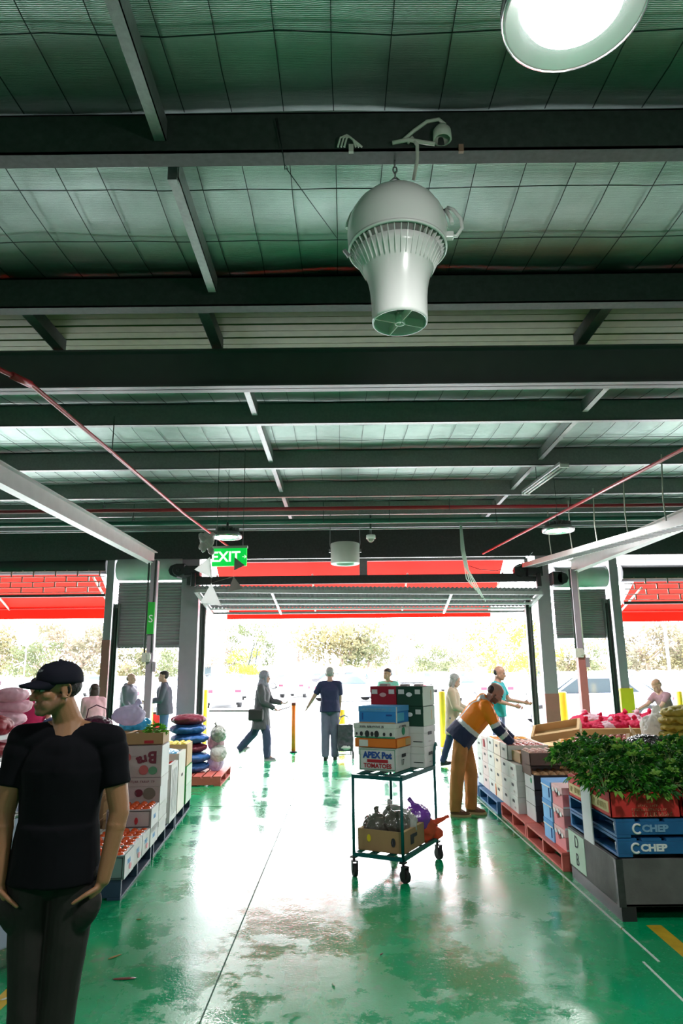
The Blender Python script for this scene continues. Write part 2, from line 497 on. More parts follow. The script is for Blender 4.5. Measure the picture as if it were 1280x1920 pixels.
rail(381, 'tall steel shutter guide on the left edge of the central doorway')
rail(996, 'tall steel shutter guide on the right edge of the central doorway')
rail(217, 'steel shutter guide of the narrow left bay'); rail(1145, 'steel shutter guide of the narrow right bay')

# slim poles with cables and boxes
M_gsign = mat('green_sign_plastic', (0.03, 0.42, 0.05), 0.4)
for px, y, red, lab in ((282, 13.2, 0, 'slim grey pole carrying the small green sign'), (1088, 13.2, 1, 'slim pole with conduits and red oxide lower half')):
    a = W(px, 1230, Y=y); t = thing('slim_pole', lab, 'pole', (a.x, y, 0)); zt = PL.z if px < 600 else PR_.z
    MB().b2((-.065, -.065, 0), (.065, .065, zt)).build('shaft', M_paint, t)
    if red: MB().b2((-.07, -.07, 0), (.07, .07, 1.95)).build('red_lower_band', M_pink, t)
    f = MB(); f.tube([(-.1, -.07, 1.9), (-.1, -.07, zt)], .018); f.build('conduit', M_dsteel, t)
    f = MB(); f.tube([(.04, -.09, 2.05), (.04, -.09, zt)], .014); f.build('conduit', M_cable if red else M_dsteel, t)
    f = MB(); f.b2((-.13, -.13, 1.88), (.02, -.06, 2.05)); f.box((.0, -.12, 1.97), (.07, .06, .10)); f.build('junction_box', M_cable, t, bevel=.005)
    f = MB(); f.b2((.06, -.1, 1.7), (.13, -.03, 1.88)); f.build('switch_box', M_paint, t, bevel=.005)
a = W(286, 1158, Y=13.0); t = thing('aisle_sign', 'small green aisle sign fixed high on the left pole', 'sign', (a.x - .06, 13.1, a.z))
MB().b2((-.065, -.01, -.30), (.065, .01, .30)).build('sign_plate', M_gsign, t)
text('S', .2, (0, -.013, -.02), FRONT, mat('sign_white', (.85, .9, .85), .5), t)

# roller shutters of the narrow bays, half down
def shutter(pxa, pxb, ytop_px, ybot_px, label):
    a = W(pxa, ytop_px, Y=DOOR_Y); c = W(pxb, ybot_px, Y=DOOR_Y)
    t = thing('roller_shutter', label, 'roller shutter', ((a.x + c.x) / 2, DOOR_Y, c.z)); w = abs(c.x - a.x); h = a.z - c.z
    f = MB(); n = 22
    prof = []
    for i in range(n * 4 + 1):
        z = h * i / (n * 4); prof.append((0.016 * math.sin(2 * PI * i / 4 + .5), z))
    vs = [(s_ * w / 2, y_, z_) for y_, z_ in prof for s_ in (-1, 1)]
    fs = [(2 * i, 2 * i + 1, 2 * i + 3, 2 * i + 2) for i in range(len(prof) - 1)]
    o = f.add(vs, fs).build('curtain', mat('shutter_slats', (0.36, 0.31, 0.34), .5, .1), t, fix=False); so = o.modifiers.new('s', 'SOLIDIFY'); so.thickness = .008
    MB().b2((-w / 2, -.03, -.05), (w / 2, .03, .02)).build('bottom_bar', M_steel, t)
    f = MB(); f.tube([(-w / 2, -.05, h + .28), (w / 2, -.05, h + .28)], .25, 20); f.build('drum', mat('drum_sheet', (.6, .6, .6), .5), t)
    f = MB(); f.box((w / 2 + .02 if pxa < 600 else -w / 2, -.3, h + .2), (.22, .3, .3)); f.tube([(w / 2 - .1 if pxa < 600 else -w / 2 + .1, -.45, h + .2), (w / 2 - .1 if pxa < 600 else -w / 2 + .1, -.2, h + .2)], .14); f.build('drive_motor', M_dark, t, bevel=.02)
    return t


shutter(223, 338, 1092, 1210, 'half lowered roller shutter in the narrow left bay')
shutter(1036, 1143, 1105, 1192, 'half lowered roller shutter in the narrow right bay')

# open folded grille doors in the wide side bays (seen from below, horizontal)
def grille(x0, x1, label, z):
    t = thing('rolled_grille_door', label, 'grille door', ((x0 + x1) / 2, DOOR_Y, z)); w = x1 - x0
    f = MB()
    for i in range(5): f.tube([(-w / 2, -.1, .12 * i), (w / 2, -.1, .12 * i)], .012, 6)
    for i in range(5):
        n = int(w / .5)
        for j in range(n):
            f.box((-w / 2 + .25 + j * .5 + (.25 if i % 2 else 0), -.1, .12 * i + .06), (.03, .02, .12))
    f.build('grille', mat('bronze_grille', (.42, .28, .25), .4, .3), t)
    MB().b2((-w / 2, -.03, -.09), (w / 2, .05, -.03)).build('bottom_bar', M_dsteel, t)
    MB().tube([(-w / 2, .05, .62), (w / 2, .05, .62)], .2, 14).build('drum', M_dark, t)
    return t


zg = W(100, 1112, Y=DOOR_Y).z
grille(-13, C3.location.x - .12, 'wound up grille door of the wide left bay', zg)
zg2 = W(1220, 1125, Y=DOOR_Y).z
grille(C4.location.x + .2, 13, 'wound up grille door of the wide right bay', zg2)

# tilt-up door over the central doorway
t = thing('tilt_up_door', 'open tilt-up sheet door lying level over the central doorway', 'door', (0, 0, 0))
NL, NR = W(367, 1108, Y=14.2), W(1015, 1112, Y=14.2); FL, FR = W(398, 1150, Y=15.95), W(984, 1146, Y=15.95)
f = MB()
fr = mat('door_frame_paint', (.30, .31, .30), .5, .2)
f.tube([NL, NR], .05, 4); f.tube([FL, FR], .035, 4); f.tube([NL, FL], .05, 4); f.tube([NR, FR], .05, 4)
f.build('frame', fr, t)
for k in (.3, .55, .8):
    MB().tube([NL.lerp(FL, k), NR.lerp(FR, k)], .03, 4).build('cross_rail', mat('pale_rail', (.75, .76, .78), .4, .2), t)
for k in (.22, .74): MB().tube([NL.lerp(NR, k) + Vector((0, 0, -.02)), FL.lerp(FR, k) + Vector((0, 0, -.02))], .03, 4).build('long_rail', mat('pale_rail', (.75, .76, .78)), t)
f = MB(); n = 80; vs = []
for i in range(n * 2 + 1):
    k = i / (n * 2); dz = .10 + (.025 if i % 2 else -.0)
    for E in (NL.lerp(NR, k), FL.lerp(FR, k)): vs.append((E.x, E.y, E.z + dz))
f.add(vs, [(2 * i, 2 * i + 2, 2 * i + 3, 2 * i + 1) for i in range(n * 2)])
f.build('corrugated_sheet', mat('door_sheet', (.07, .07, .07), .95, .0, spec=.05), t, fix=False)
a, c = W(350, 1090, Y=14.9), W(1005, 1092, Y=14.9)
f = MB(); f.b2((a.x, 14.9, a.z - .08), (c.x, 15.0, a.z + .10)); tag(f.build('door_track_beam', M_dsteel), 'dark beam above the open tilt-up door', 'beam')
# mullions in the high light over the door
a, c = W(415, 1053, Y=15.5), W(985, 1053, Y=15.5)
f = MB(); f.b2((a.x, 15.45, a.z - .03), (c.x, 15.52, a.z + .04)); f.b2((c.x - .04, 15.45, a.z - .55), (c.x + .04, 15.52, a.z))
m_ = W(681, 1070, Y=15.5); f.b2((m_.x - .09, 15.42, a.z - .5), (m_.x + .09, 15.52, a.z))
tag(f.build('door_head_frame', M_steel), 'steel frame of the opening above the tilt-up door', 'frame')
# door operator tracks with dark machinery at the left and right jamb
for px, lab in ((362, 'dark motor unit above the left jamb of the doorway'), (1000, 'dark bracket unit above the right jamb of the doorway')):
    a = W(px, 1072, Y=14.9); f = MB(); f.box((0, 0, 0), (.34, .3, .22)); f.tube([(-.3, -.1, .03), (-.3, .12, .03)], .14, 14); f.tube([(-.3, -.14, .03), (-.3, .16, .03)], .05, 8); f.box((.05, -.17, -.2), (.1, .1, .3))
    tag(f.build('door_motor', M_dark, loc=a, bevel=.02), lab, 'motor')

# red awnings outside
M_awn = translucent('red_awning_fabric', (0.80, 0.03, 0.008), 0.45)
M_bar = mat('awning_bar', (0.55, 0.03, 0.02), 0.5)


def awning(x0, x1, z0, y1, z1, label, valance=.3):
    t = thing('red_awning', label, 'awning', (0, 0, 0)); f = MB()
    f.add([(x0, 15.75, z0), (x1, 15.75, z0), (x1, y1, z1), (x0, y1, z1)], [(0, 1, 2, 3)])
    f.add([(x0, y1, z1), (x1, y1, z1), (x1, y1 + .02, z1 - valance), (x0, y1 + .02, z1 - valance)], [(0, 1, 2, 3)])
    o = f.build('canvas', M_awn, t, fix=False); so = o.modifiers.new('s', 'SOLIDIFY'); so.thickness = .004
    n = max(2, int((x1 - x0) / 2.2))
    for i in range(n + 1):
        x = x0 + .05 + (x1 - x0 - .1) * i / n
        MB().tube([(x, 15.8, z0 - .35), (x, y1, z1 - .02)], .025, 6).build('arm', mat('awning_arm', (.7, .55, .5), .4), t)
    MB().tube([(x0, y1 - .03, z1), (x1, y1 - .03, z1)], .03, 6).build('front_bar', M_bar, t)
    return t


A0 = W(425, 1157, Y=17.6); A1 = W(920, 1157, Y=17.6); zt = W(640, 1056, Y=15.75).z
awning(A0.x, A1.x, zt + .1, 17.6, A0.z + .12, 'long red awning outside over the central doorway', .18)
zl = W(100, 1162, Y=17.2).z
awning(-13.5, W(212, 1150, Y=17.2).x, W(100, 1058, Y=15.7).z + .05, 17.2, zl + .28, 'red awning outside the wide left bay', .26)
zr = W(1220, 1167, Y=17.2).z
awning(W(1158, 1150, Y=17.2).x, 13.5, W(1220, 1080, Y=15.7).z + .1, 17.2, zr + .28, 'red awning outside the wide right bay', .26)

# side and back enclosure of the hall (plain sheet walls, far to the sides)
M_wall = mat('dim_wall_sheet', (0.25, 0.26, 0.27), 0.7)
f = MB(); f.b2((-XW - .2, -8, 0), (-XW, DOOR_Y + .2, ZR + .1)); struct(f.build('wall_left', M_wall))
f = MB(); f.b2((XW, -8, 0), (XW + .2, DOOR_Y + .2, ZR + .1)); struct(f.build('wall_right', M_wall))

f = MB(); f.b2((-XW, -8.2, 0), (XW, -8, ZR + .1)); struct(f.build('wall_back', M_wall))
# ================================================================ things that hang from the roof
M_lamp = mat('lamp_diffuser', (0.93, 0.97, 1.0), 0.4, emit=30.0)
M_heat = mat('heatsink_grey', (0.22, 0.22, 0.23), 0.4, 0.5)


def high_bay(px, py, Y, dia, label, power, top):
    p = W(px, py, Y=Y); t = thing('high_bay_lamp', label, 'lamp', p); r = dia / 2
    MB().lathe([(0, .13), (r * .35, .13), (r * .38, .05), (r * .8, .035), (r, .0), (r, -.03), (r * .93, -.035)], 40).build('housing', M_heat, t)
    f = MB()
    for k in range(20): f.box((r * .56 * math.cos(k * PI / 10), r * .56 * math.sin(k * PI / 10), .075), (r * .5, .006, .05), rz=k * PI / 10)
    f.build('cooling_fins', M_heat, t)
    MB().lathe([(r * .20, -.012), (r * .20, -.030), (r * .66, -.030), (r * .66, -.012)], 40).build('diffuser', M_lamp, t)
    MB().lathe([(0, -.008), (r * .7, -.008), (r * .93, -.05), (r * .99, -.05), (r * .99, -.02)], 40).build('reflector_rim', mat('polished_reflector', (.75, .75, .75), .18, .95), t)
    f = MB(); f.tube([(0, 0, .13), (0, 0, .2)], .02); f.tube([(0, 0, .2), (0, 0, top - p.z)], .004, 5); f.build('hanger', M_dsteel, t)
    ld = bpy.data.lights.new('lamp_light', 'POINT'); ld.shadow_soft_size = dia * .3; ld.energy = power; ld.color = (1.0, 1.0, .98)
    lo = bpy.data.objects.new('lamp_light', ld); col.objects.link(lo); lo.parent = t; lo.location = (0, 0, -.05 - dia * .3)
    ld.energy = power * (.6 if Y < 3 and px > 1000 else .3)
    la = bpy.data.lights.new('lamp_beam', 'AREA'); la.shape = 'DISK'; la.size = dia * .7; la.energy = power * 1.2; la.color = (1, 1, .98)
    lo = bpy.data.objects.new('lamp_beam', la); col.objects.link(lo); lo.parent = t; lo.location = (0, 0, -.05)
    return t


high_bay(1074, 2, 2.0, .52, 'big bright round high bay lamp at the top right overhead', 55, ZR - .1)
high_bay(426, 1003, 10.6, .46, 'lit round high bay lamp above the exit sign', 90, ZR - .1)
high_bay(1046, 991, 10.6, .50, 'lit round high bay lamp beside the right cable tray', 90, ZR - .1)
for x, y in ((-3.2, -1.5), (3.6, -2.5), (-6.5, 3.2), (7.0, 4.5)):  # unseen lamps added to fill the foreground with light
    dup_ = high_bay(640, 100, 2, .46, 'added fill lamp out of view over the hall', 45, ZR - .1)
    dup_.location = (x, y, 3.96); dup_['group'] = 'added fill lamps out of view'
    
# white air circulation fan
p0 = W(741, 345, Y=3.55)
zt = p0.z; zb = W(745, 606, Y=3.55).z; H = zt - zb
t = thing('ceiling_air_fan', 'big white bulb shaped air fan hanging from the near purlin', 'fan', (p0.x, 3.55, zb))
k = H / .92
prof_low = [(.157, 0), (.160, .02), (.160, .08), (.162, .15), (.167, .21), (.178, .27), (.200, .335), (.228, .39), (.254, .43)]
prof_low = [(r * k, z * k) for r, z in prof_low]
o = MB().lathe(prof_low + [(r - .008, z) for r, z in reversed(prof_low)], 64, close=True).build('nozzle', M_white, t)
prof_top = [(.282, .465), (.291, .52), (.294, .58), (.289, .635), (.272, .69), (.243, .74), (.20, .785), (.14, .82), (.07, .838), (0, .845)]
MB().lathe([(r * k, z * k) for r, z in prof_top] + [(.262 * k, .465 * k)] , 64).build('top_shell', M_white, t)
MB().lathe([(.262 * k, .465 * k), (.21 * k, .50 * k), (0, .51 * k)], 48).build('inner_bowl', mat('fan_inner', (.5, .5, .42), .5), t)
f = MB()
for i in range(44):
    a = 2 * PI * i / 44; M_ = Matrix.Rotation(a, 4, 'Z')
    f.add([(.205 * k, -.002, .325 * k), (.255 * k, -.002, .43 * k), (.285 * k, -.002, .475 * k), (.255 * k, -.002, .475 * k), (.205 * k, -.002, .40 * k),
           (.205 * k, .002, .325 * k), (.255 * k, .002, .43 * k), (.285 * k, .002, .475 * k), (.255 * k, .002, .475 * k), (.205 * k, .002, .40 * k)],
          [(0, 1, 2, 3, 4), (9, 8, 7, 6, 5), (0, 5, 6, 1), (1, 6, 7, 2), (2, 7, 8, 3), (3, 8, 9, 4), (4, 9, 5, 0)], M_)
f.build('intake_fins', M_white, t)
MB().lathe([(.278 * k, .458 * k), (.290 * k, .462 * k), (.290 * k, .475 * k), (.278 * k, .475 * k)], 64, close=True).build('shell_rim', M_white, t)
M_in = mat('fan_guard', (.75, .76, .66), .5)
f = MB()
for a in (20, 110): f.box((0, 0, .02), (.30 * k, .005, .05), rz=R(a))
f.build('guard_cross', M_in, t)
MB().lathe([(.018, -.005), (.030, -.005), (.030, .06), (.018, .06)], 24, close=True).build('guard_hub', M_in, t)
f = MB()
for i in range(5):
    M_ = Matrix.Rotation(2 * PI * i / 5, 4, 'Z'); f.box((.09, 0, .14), (.12, .05, .004), M_, rx=.5)
f.lathe([(0, .10), (.045, .10), (.045, .30), (0, .30)], 20); f.build('impeller', mat('impeller_grey', (.3, .31, .28), .5), t)
M_tan = mat('brown_plastic_strap', (.30, .17, .12), .5)
pts = [(.292 * k * math.sin(a), 0.0, .60 * k + .262 * k * math.cos(a)) for a in [R(-86 + 172 * i / 16) for i in range(17)]]
o = MB().tube(pts, .016, 6); o = o.build('strap_handle', M_white, t); 
pts = [(.30 * k * math.sin(a), -.02, .60 * k + .27 * k * math.cos(a)) for a in [R(-30 + 95 * i / 12) for i in range(13)]]
MB().tube(pts, .013, 6).build('cable_sleeve', M_tan, t)
for a in (12, 38, 66):
    c = (.30 * k * math.sin(R(a)), -.02, .60 * k + .27 * k * math.cos(R(a)))
    MB().box(c, (.008, .036, .046), ry=R(a)).build('cable_tie', M_dark, t)
zz = .62 * k
MB().tube([(.29 * k, -.03, zz + .10), (.315 * k, -.05, zz + .02), (.318 * k, -.06, zz - .02)], .012).build('plug', M_white, t)
MB().tube([(.30 * k, -.03, zz + .11), (.33 * k, -.05, zz + .08), (.37 * k, -.06, zz + .01), (.375 * k, -.06, zz - .05), (.34 * k, -.06, zz - .10), (.29 * k, -.05, zz - .10)], .011).build('power_cable', M_white, t)
f = MB(); f.box((.292 * k, -.06, zz - .10), (.06, .04, .04)); f.build('cable_socket', M_white, t, bevel=.006)
MB().box((-.30 * k, -.05, zz - .2), (.018, .018, .05), ry=-.6).build('side_clip', M_steel, t)
# hook and shackle
zc = .865 * k; zpur = ZP - zb
f = MB(); f.box((0, 0, zc), (.10, .05, .03)); f.build('top_bracket', M_steel, t, bevel=.004)
f = MB(); f.tube([(-.03, 0, zc), (-.03, 0, zc + .07), (0, 0, zc + .10), (.03, 0, zc + .07), (.03, 0, zc)], .009); f.tube([(-.045, 0, zc + .015), (.045, 0, zc + .015)], .011); f.build('shackle', M_steel, t)
f = MB(); zs = zc + .09
nlink = max(1, int((zpur - zs) / .04) + 1)
for i in range(nlink):
    z_ = zs + i * .04; f.tube([(0.012 * math.cos(q) * (1 if i % 2 else 0), .012 * math.cos(q) * (0 if i % 2 else 1), z_ + .022 + .024 * math.sin(q)) for q in [2 * PI * j / 10 for j in range(10)]], .005, 6, closed=True)
f.build('chain', M_steel, t)

# cables and socket on the near purlin
def atp(px, py, Y=3.43): return W(px, py, Y=Y)


f = MB(); f.tube([atp(775, 338, 3.5), atp(782, 300, 3.42), atp(782, 272, 3.41), atp(772, 258, 3.41), atp(764, 268, 3.42)], .011); tag(f.build('fan_cable', M_cable), 'pale cable dropping from the purlin to the big white fan', 'cable')
f = MB(); f.tube([atp(752, 266, 3.42), atp(775, 246, 3.40), atp(800, 228, 3.39), atp(822, 224, 3.39), atp(834, 234, 3.39)], .011)
f.tube([atp(735, 268, 3.42), atp(765, 262, 3.41), atp(800, 268, 3.41), atp(815, 270, 3.41)], .012)
tag(f.build('looped_cable', M_cable), 'beige cable looping up to the cup shaped socket on the purlin', 'cable')
sp = atp(829, 262, 3.40)
t = thing('plug_socket', 'cup shaped beige socket at the end of the looped cable', 'socket', sp)
MB().lathe([(.045, 0), (.055, .0), (.052, .06), (.03, .09), (0, .10)], 20).build('cup', M_cable, t); MB().tube([(0, 0, .09), (.0, 0, .125)], .012).build('cable_grip', M_dark, t)
f = MB(); 
for d in (0, 6, 12): f.tube([atp(633 + d, 276), atp(638 + d, 258, 3.41), atp(650 + d * .5, 253 + d * .3, 3.41), atp(662, 262, 3.41), atp(679 - d, 276)], .006)
tag(f.build('cable_coil', M_cable), 'small coil of pale cable on the purlin left of the fan', 'cable')
for px, s_, m in ((658, 'beige tag clipped to the purlin left of the fan', M_cable), (864, 'orange brown tag clipped to the purlin right of the fan', M_tan)):
    tag(MB().box(atp(px, 279, 3.43), (.028, .02, .05)).build('beam_clip', m), s_, 'clip')
f = MB(); f.tube([atp(518, 215, 3.46), atp(527, 270, 3.40), atp(533, 308, 3.44), atp(540, 316, 3.5), atp(534, 318, 3.5), atp(531, 290, 3.43), atp(516, 222, 3.43)], .003, 5); f.tube([atp(536, 315, 3.5), W(590, 390, Y=3.95), W(632, 447, Y=4.6)], .003, 5)
tag(f.build('loose_wire', M_wire), 'thin loose wire dangling from the purlin left of the fan', 'wire')

# small drum fan further back
zt2 = W(647, 1020, Y=12.2); zb2 = W(647, 1057, Y=12.2)
t = thing('drum_air_fan', 'small pale drum shaped fan hanging near the doorway', 'fan', zb2); h = zt2.z - zb2.z; r = .26
MB().lathe([(r, 0), (r, h), (r * .9, h + .01), (0, h + .01), ], 36).build('drum', mat('drum_grey', (.62, .62, .58), .4), t)
MB().lathe([(r, 0), (r * .93, -.012), (r * .7, .005), (r * .7, .03), (0, .03)], 36).build('pale_bottom_ring', mat('pale_ring', (.85, .9, .95), .3), t)  # ring paler than the drum body
f = MB()
for s_ in (-1, 1): f.tube([(s_ * r * .95, 0, h * .7), (s_ * r * 1.05, 0, h), (s_ * r * 1.0, 0, ZP - zb2.z)], .006, 6)
f.tube([(-r * 1.05, 0, h + .28), (r * 1.05, 0, h + .28)], .012, 6); f.build('hanger_rods', M_steel, t)
for s_ in (-1, 1): MB().box((s_ * r * 1.03, 0, h * .65), (.05, .05, .06)).build('side_lug', M_steel, t)

# dome camera
c = W(695, 1010, Y=13.2); t = thing('dome_camera', 'small white dome security camera right of the drum fan', 'camera', c)
MB().lathe([(0, .07), (.09, .07), (.095, .0), (.08, -.01)], 24).build('mount', M_white, t); MB().ell((0, 0, -.005), (.07, .07, .07), 18).build('dome', mat('smoked_dome', (.35, .33, .30), .2), t)
MB().tube([(0, 0, .07), (0, 0, ZP - c.z)], .02, 8).build('stem', M_dsteel, t)

# exit sign
c = W(430, 1045, Y=9.0); w_ = .47; t = thing('exit_sign', 'green illuminated EXIT sign hanging left of the doorway', 'sign', c, rz=R(-4))
M_eg = mat('exit_green', (0.0, 0.60, 0.06), .4, emit=.9)
MB().b2((-w_ / 2, -.02, -.12), (w_ / 2, .02, .12)).build('sign_box', M_eg, t, bevel=.006)
MB().b2((-w_ / 2 - .008, -.03, .12), (w_ / 2 + .008, .03, .15)).build('top_rail', M_cable, t)
text('EXIT', .19, (-.045, -.023, 0), FRONT, mat('exit_white', (.95, 1, .95), .5, emit=1.0), t, offset=.004, xs=1.0)
text('\u2192', .075, (.205, -.023, 0), FRONT, _mats['exit_white'], t, name='arrow')
f = MB()
for s_ in (-.18, .18): f.tube([(s_, 0, .15), (s_, 0, ZP - c.z)], .004, 5)
f.build('hanger_rods', M_dsteel, t)

# pennants
M_pen = translucent('white_bunting', (.85, .85, .85), .6)
def pennant(pts, Y, label, m=M_pen):
    q = [W(x, y, Y=Y) for x, y in pts]; n = Vector((0, .004, 0)); f = MB()
    f.add(q + [p + n for p in q], [(0, 1, 2), (5, 4, 3), (0, 3, 4, 1), (1, 4, 5, 2), (2, 5, 3, 0)])
    o = f.build('pennant', m); return tag(o, label, 'pennant', 'bunting beside the exit sign')


M_pen2 = translucent('grey_printed_bunting', (.42, .38, .36), .3)
pennant([(364, 1068), (394, 1044), (398, 1084)], 8.8, 'white pennant pointing left against the exit sign')
pennant([(396, 1093), (375, 1130), (415, 1136)], 8.7, 'large white pennant hanging below the exit sign')
pennant([(438, 1070), (440, 1045), (459, 1060)], 8.9, 'grey pennant over the right end of the exit sign', M_pen2)
pennant([(438, 1081), (426, 1110), (455, 1104)], 8.9, 'grey printed pennant hanging below the others', M_pen2)
f = MB(); f.tube([W(364, 1068, Y=8.8), W(394, 1044, Y=8.8), W(396, 1093, Y=8.7), W(438, 1081, Y=8.9), W(440, 1045, Y=8.9)], .003, 5)
tag(f.build('bunting_string', M_cable), 'string tying the pennants by the exit sign', 'string')
f = MB(); r2 = random.Random(3); c = W(386, 1018, Y=8.75)
for i in range(9): 
    f.ell((c.x + r2.uniform(-.05, .07), c.y + r2.uniform(-.05, .05), c.z + r2.uniform(-.12, .1)), (.045, .03, .09), 8, rot=Euler((r2.uniform(-1, 1), r2.uniform(-1, 1), 0)).to_matrix())
o = organic(f, 'plastic_bag', mat('clear_plastic_bag', (.6, .56, .55), .3, alpha=.75), None, .01, 2, .006, 30); tag(o, 'crumpled clear plastic bag snagged above the exit sign', 'bag')

# pipes
def pipe(pts, r, m, label, hang=()):
    t = thing('ceiling_pipe', label, 'pipe', (0, 0, 0))
    MB().tube(pts, r, 12).build('run', m, t)
    for h in hang:
        h = Vector(h); MB().tube([h, (h.x, h.y, max(ZP, h.z + .1))], .007, 6).build('hanger', M_dsteel, t)
        MB().tube([(h.x, h.y - r * 1.2, h.z - r), (h.x, h.y - r * 1.2, h.z + r), (h.x, h.y + r * 1.2, h.z + r), (h.x, h.y + r * 1.2, h.z - r)], .006, 5, closed=True).build('pipe_clamp', M_dark, t)
    return t


zp = CAM_H + 2.55
def atz(px, py, z=zp): return W(px, py, Z=z)
P = [atz(0, 693), atz(60, 722), atz(210, 848), atz(345, 963), atz(440, 1033)]
P = [P[0] + (P[0] - P[1]) * .6] + P
t = pipe(P, .022, M_red, 'thin red sprinkler pipe running from top left to the exit sign', [P[3] + Vector((0, 0, 0))])
MB().tube([P[1].lerp(P[2], .35), P[1].lerp(P[2], .95)], .034, 12).build('coupling', M_red, t)
zp = CAM_H + 2.4
a, c = W(905, 1038, Z=zp), W(1280, 842, Z=zp)
pipe([a, c, c + (c - a) * .5], .022, M_red, 'thin red sprinkler pipe running from the doorway to the right edge')
zx = W(640, 953, Y=11.9).z
pipe([(-XW, 11.9, zx), (XW, 11.9, zx)], .035, mat('deep_red_pipe', (.30, .01, .02), .4), 'deep red pipe crossing the hall over the doorway', [W(x, 952, Y=11.9) for x in (195, 412, 842, 1070)])
zx = W(640, 977, Y=12.1).z
pipe([(-XW, 12.1, zx), (XW, 12.1, zx)], .05, M_grn, 'thick dark green pipe crossing just below the deep red one', [W(x, 975, Y=12.1) for x in (606, 730, 250, 930)])
zx = W(640, 992, Y=12.6).z
pipe([(-XW, 12.6, zx), (XW, 12.6, zx)], .014, M_steel, 'slender steel conduit crossing below the green pipe')

# hanging wires right of centre
M_gw = mat('pale_green_cable', (.45, .60, .50), .5)
f = MB()
for d in range(5):
    f.tube([W(862 + d * .8, 985, Y=12.3), W(864 + d * 1.6, 1030, Y=12.1), W(870 + d * 2, 1060 + d * 2, Y=12.0), W(874 + d * 5, 1085 + d * 3, Y=12.0), W(886 + d * 6, 1100 + d * 7, Y=12.0)], .008, 5)
tag(f.build('hanging_cables', M_gw), 'bundle of pale green cables dangling over the doorway', 'cable')
f = MB(); f.tube([W(876, 1060, Y=12.4), W(900, 1068, Y=12.6), W(930, 1070, Y=13), W(975, 1060, Y=13.5), W(998, 1035, Y=14)], .008, 5)
tag(f.build('slack_cable', M_dark), 'slack dark cable sagging toward the right jamb', 'cable')

# fluorescent batten and the cable tray
a, c = W(985, 925, Y=10.9), W(1058, 872, Y=9.2)
d = c - a; t = thing('fluorescent_batten', 'unlit grey fluorescent batten under the right purlins', 'lamp', (a + c) / 2, rot=d.to_track_quat('X', 'Z').to_euler()); L2 = d.length
MB().box((0, 0, .03), (L2, .14, .05)).build('body', M_steel, t, bevel=.01)
for s_ in (-.035, .035): MB().tube([(-L2 / 2 + .04, s_, -.01), (L2 / 2 - .04, s_, -.01)], .014).build('tube', mat('tube_glass', (.7, .7, .72), .3), t)
for s_ in (-1, 1): MB().box((s_ * (L2 / 2 - .02), 0, .0), (.04, .13, .06)).build('end_cap', M_white, t)
MB().tube([(-.3, 0, .05), (-.3, 0, .5)], .006, 5).build('hanger', M_dsteel, t)
a, c = W(1035, 1052, Y=13.0), W(1290, 985, Y=8.0)
d = c - a; t = thing('cable_tray', 'perforated pale cable tray running along the right rafter', 'cable tray', (a + c) / 2, rot=d.to_track_quat('X', 'Z').to_euler()); L2 = d.length + 3
f = MB(); f.box((0, 0, 0), (L2, .30, .012)); f.box((0, -.15, .04), (L2, .01, .09)); f.box((0, .15, .04), (L2, .01, .09))
f.build('tray', M_rafter, t)
f = MB()
for i in range(int(L2 / .12)): f.box((-L2 / 2 + .1 + i * .12, 0, -.008), (.05, .22, .004))
f.build('slots', M_dark, t)
for i in range(5): f = MB(); x = -2.2 + i * 1.1; f.tube([(x, -.1, .0), (x + .05, -.15, .35), (x + .2, -.2, .9)], .009, 5); f.build('drop_cable', M_cable, t)
for i, (px, py) in enumerate(((1050, 1000), (975, 1010), (1000, 985))):
    pass
# ================================================================ cartons, pallets, produce
def K(name, c, rough=.75, **k): return mat(name, c, rough, **k)


K_white = K('white_carton_board', (.72, .72, .70)); K_brown = K('brown_carton_board', (.40, .24, .11)); K_tan = K('tan_carton_board', (.58, .38, .18))
K_grey = K('pinkish_grey_print', (.45, .36, .36)); K_green = K('dark_green_print', (.01, .06, .035)); K_redb = K('crimson_print', (.38, .01, .03))
K_blue = K('blue_print', (.03, .24, .62)); K_orange = K('orange_print', (.85, .20, .02)); K_black = K('black_print', (.02, .015, .022))
K_pinkp = K('pink_print', (.85, .28, .30)); K_lblue = K('light_blue_print', (.22, .52, .88)); K_ink = K('dark_ink', (.03, .03, .035)); K_inkb = K('blue_ink', (.02, .08, .35))
K_inkr = K('red_ink', (.45, .02, .03)); K_inkw = K('white_ink', (.85, .85, .85)); K_inkg = K('green_ink', (.03, .30, .15)); K_yell = K('yellow_print', (.85, .65, .02))
K_lgreen = K('bright_green_print', (.03, .38, .06)); K_red2 = K('red_carton_board', (.72, .035, .03)); K_cream = K('cream_ink', (.80, .62, .30)); K_dkgreen2 = K('greenish_grey_board', (.15, .24, .21))
K_mint = K('mint_label', (.55, .72, .58)); K_maroon = K('maroon_ink', (.16, .02, .04)); K_pale = K('pale_green_board', (.55, .66, .55)); K_brd = K('dark_brown_board', (.16, .09, .07))
M_pblue = mat('blue_painted_timber', (.015, .13, .33), .6, var=.35, scale=7, bump=.2, bscale=30); M_pred = mat('red_painted_timber', (.62, .13, .10), .65, var=.3, scale=7, bump=.2, bscale=30)
M_pdk = mat('dark_blue_timber', (.02, .05, .09), .6, var=.35, scale=7)
DIM = {}


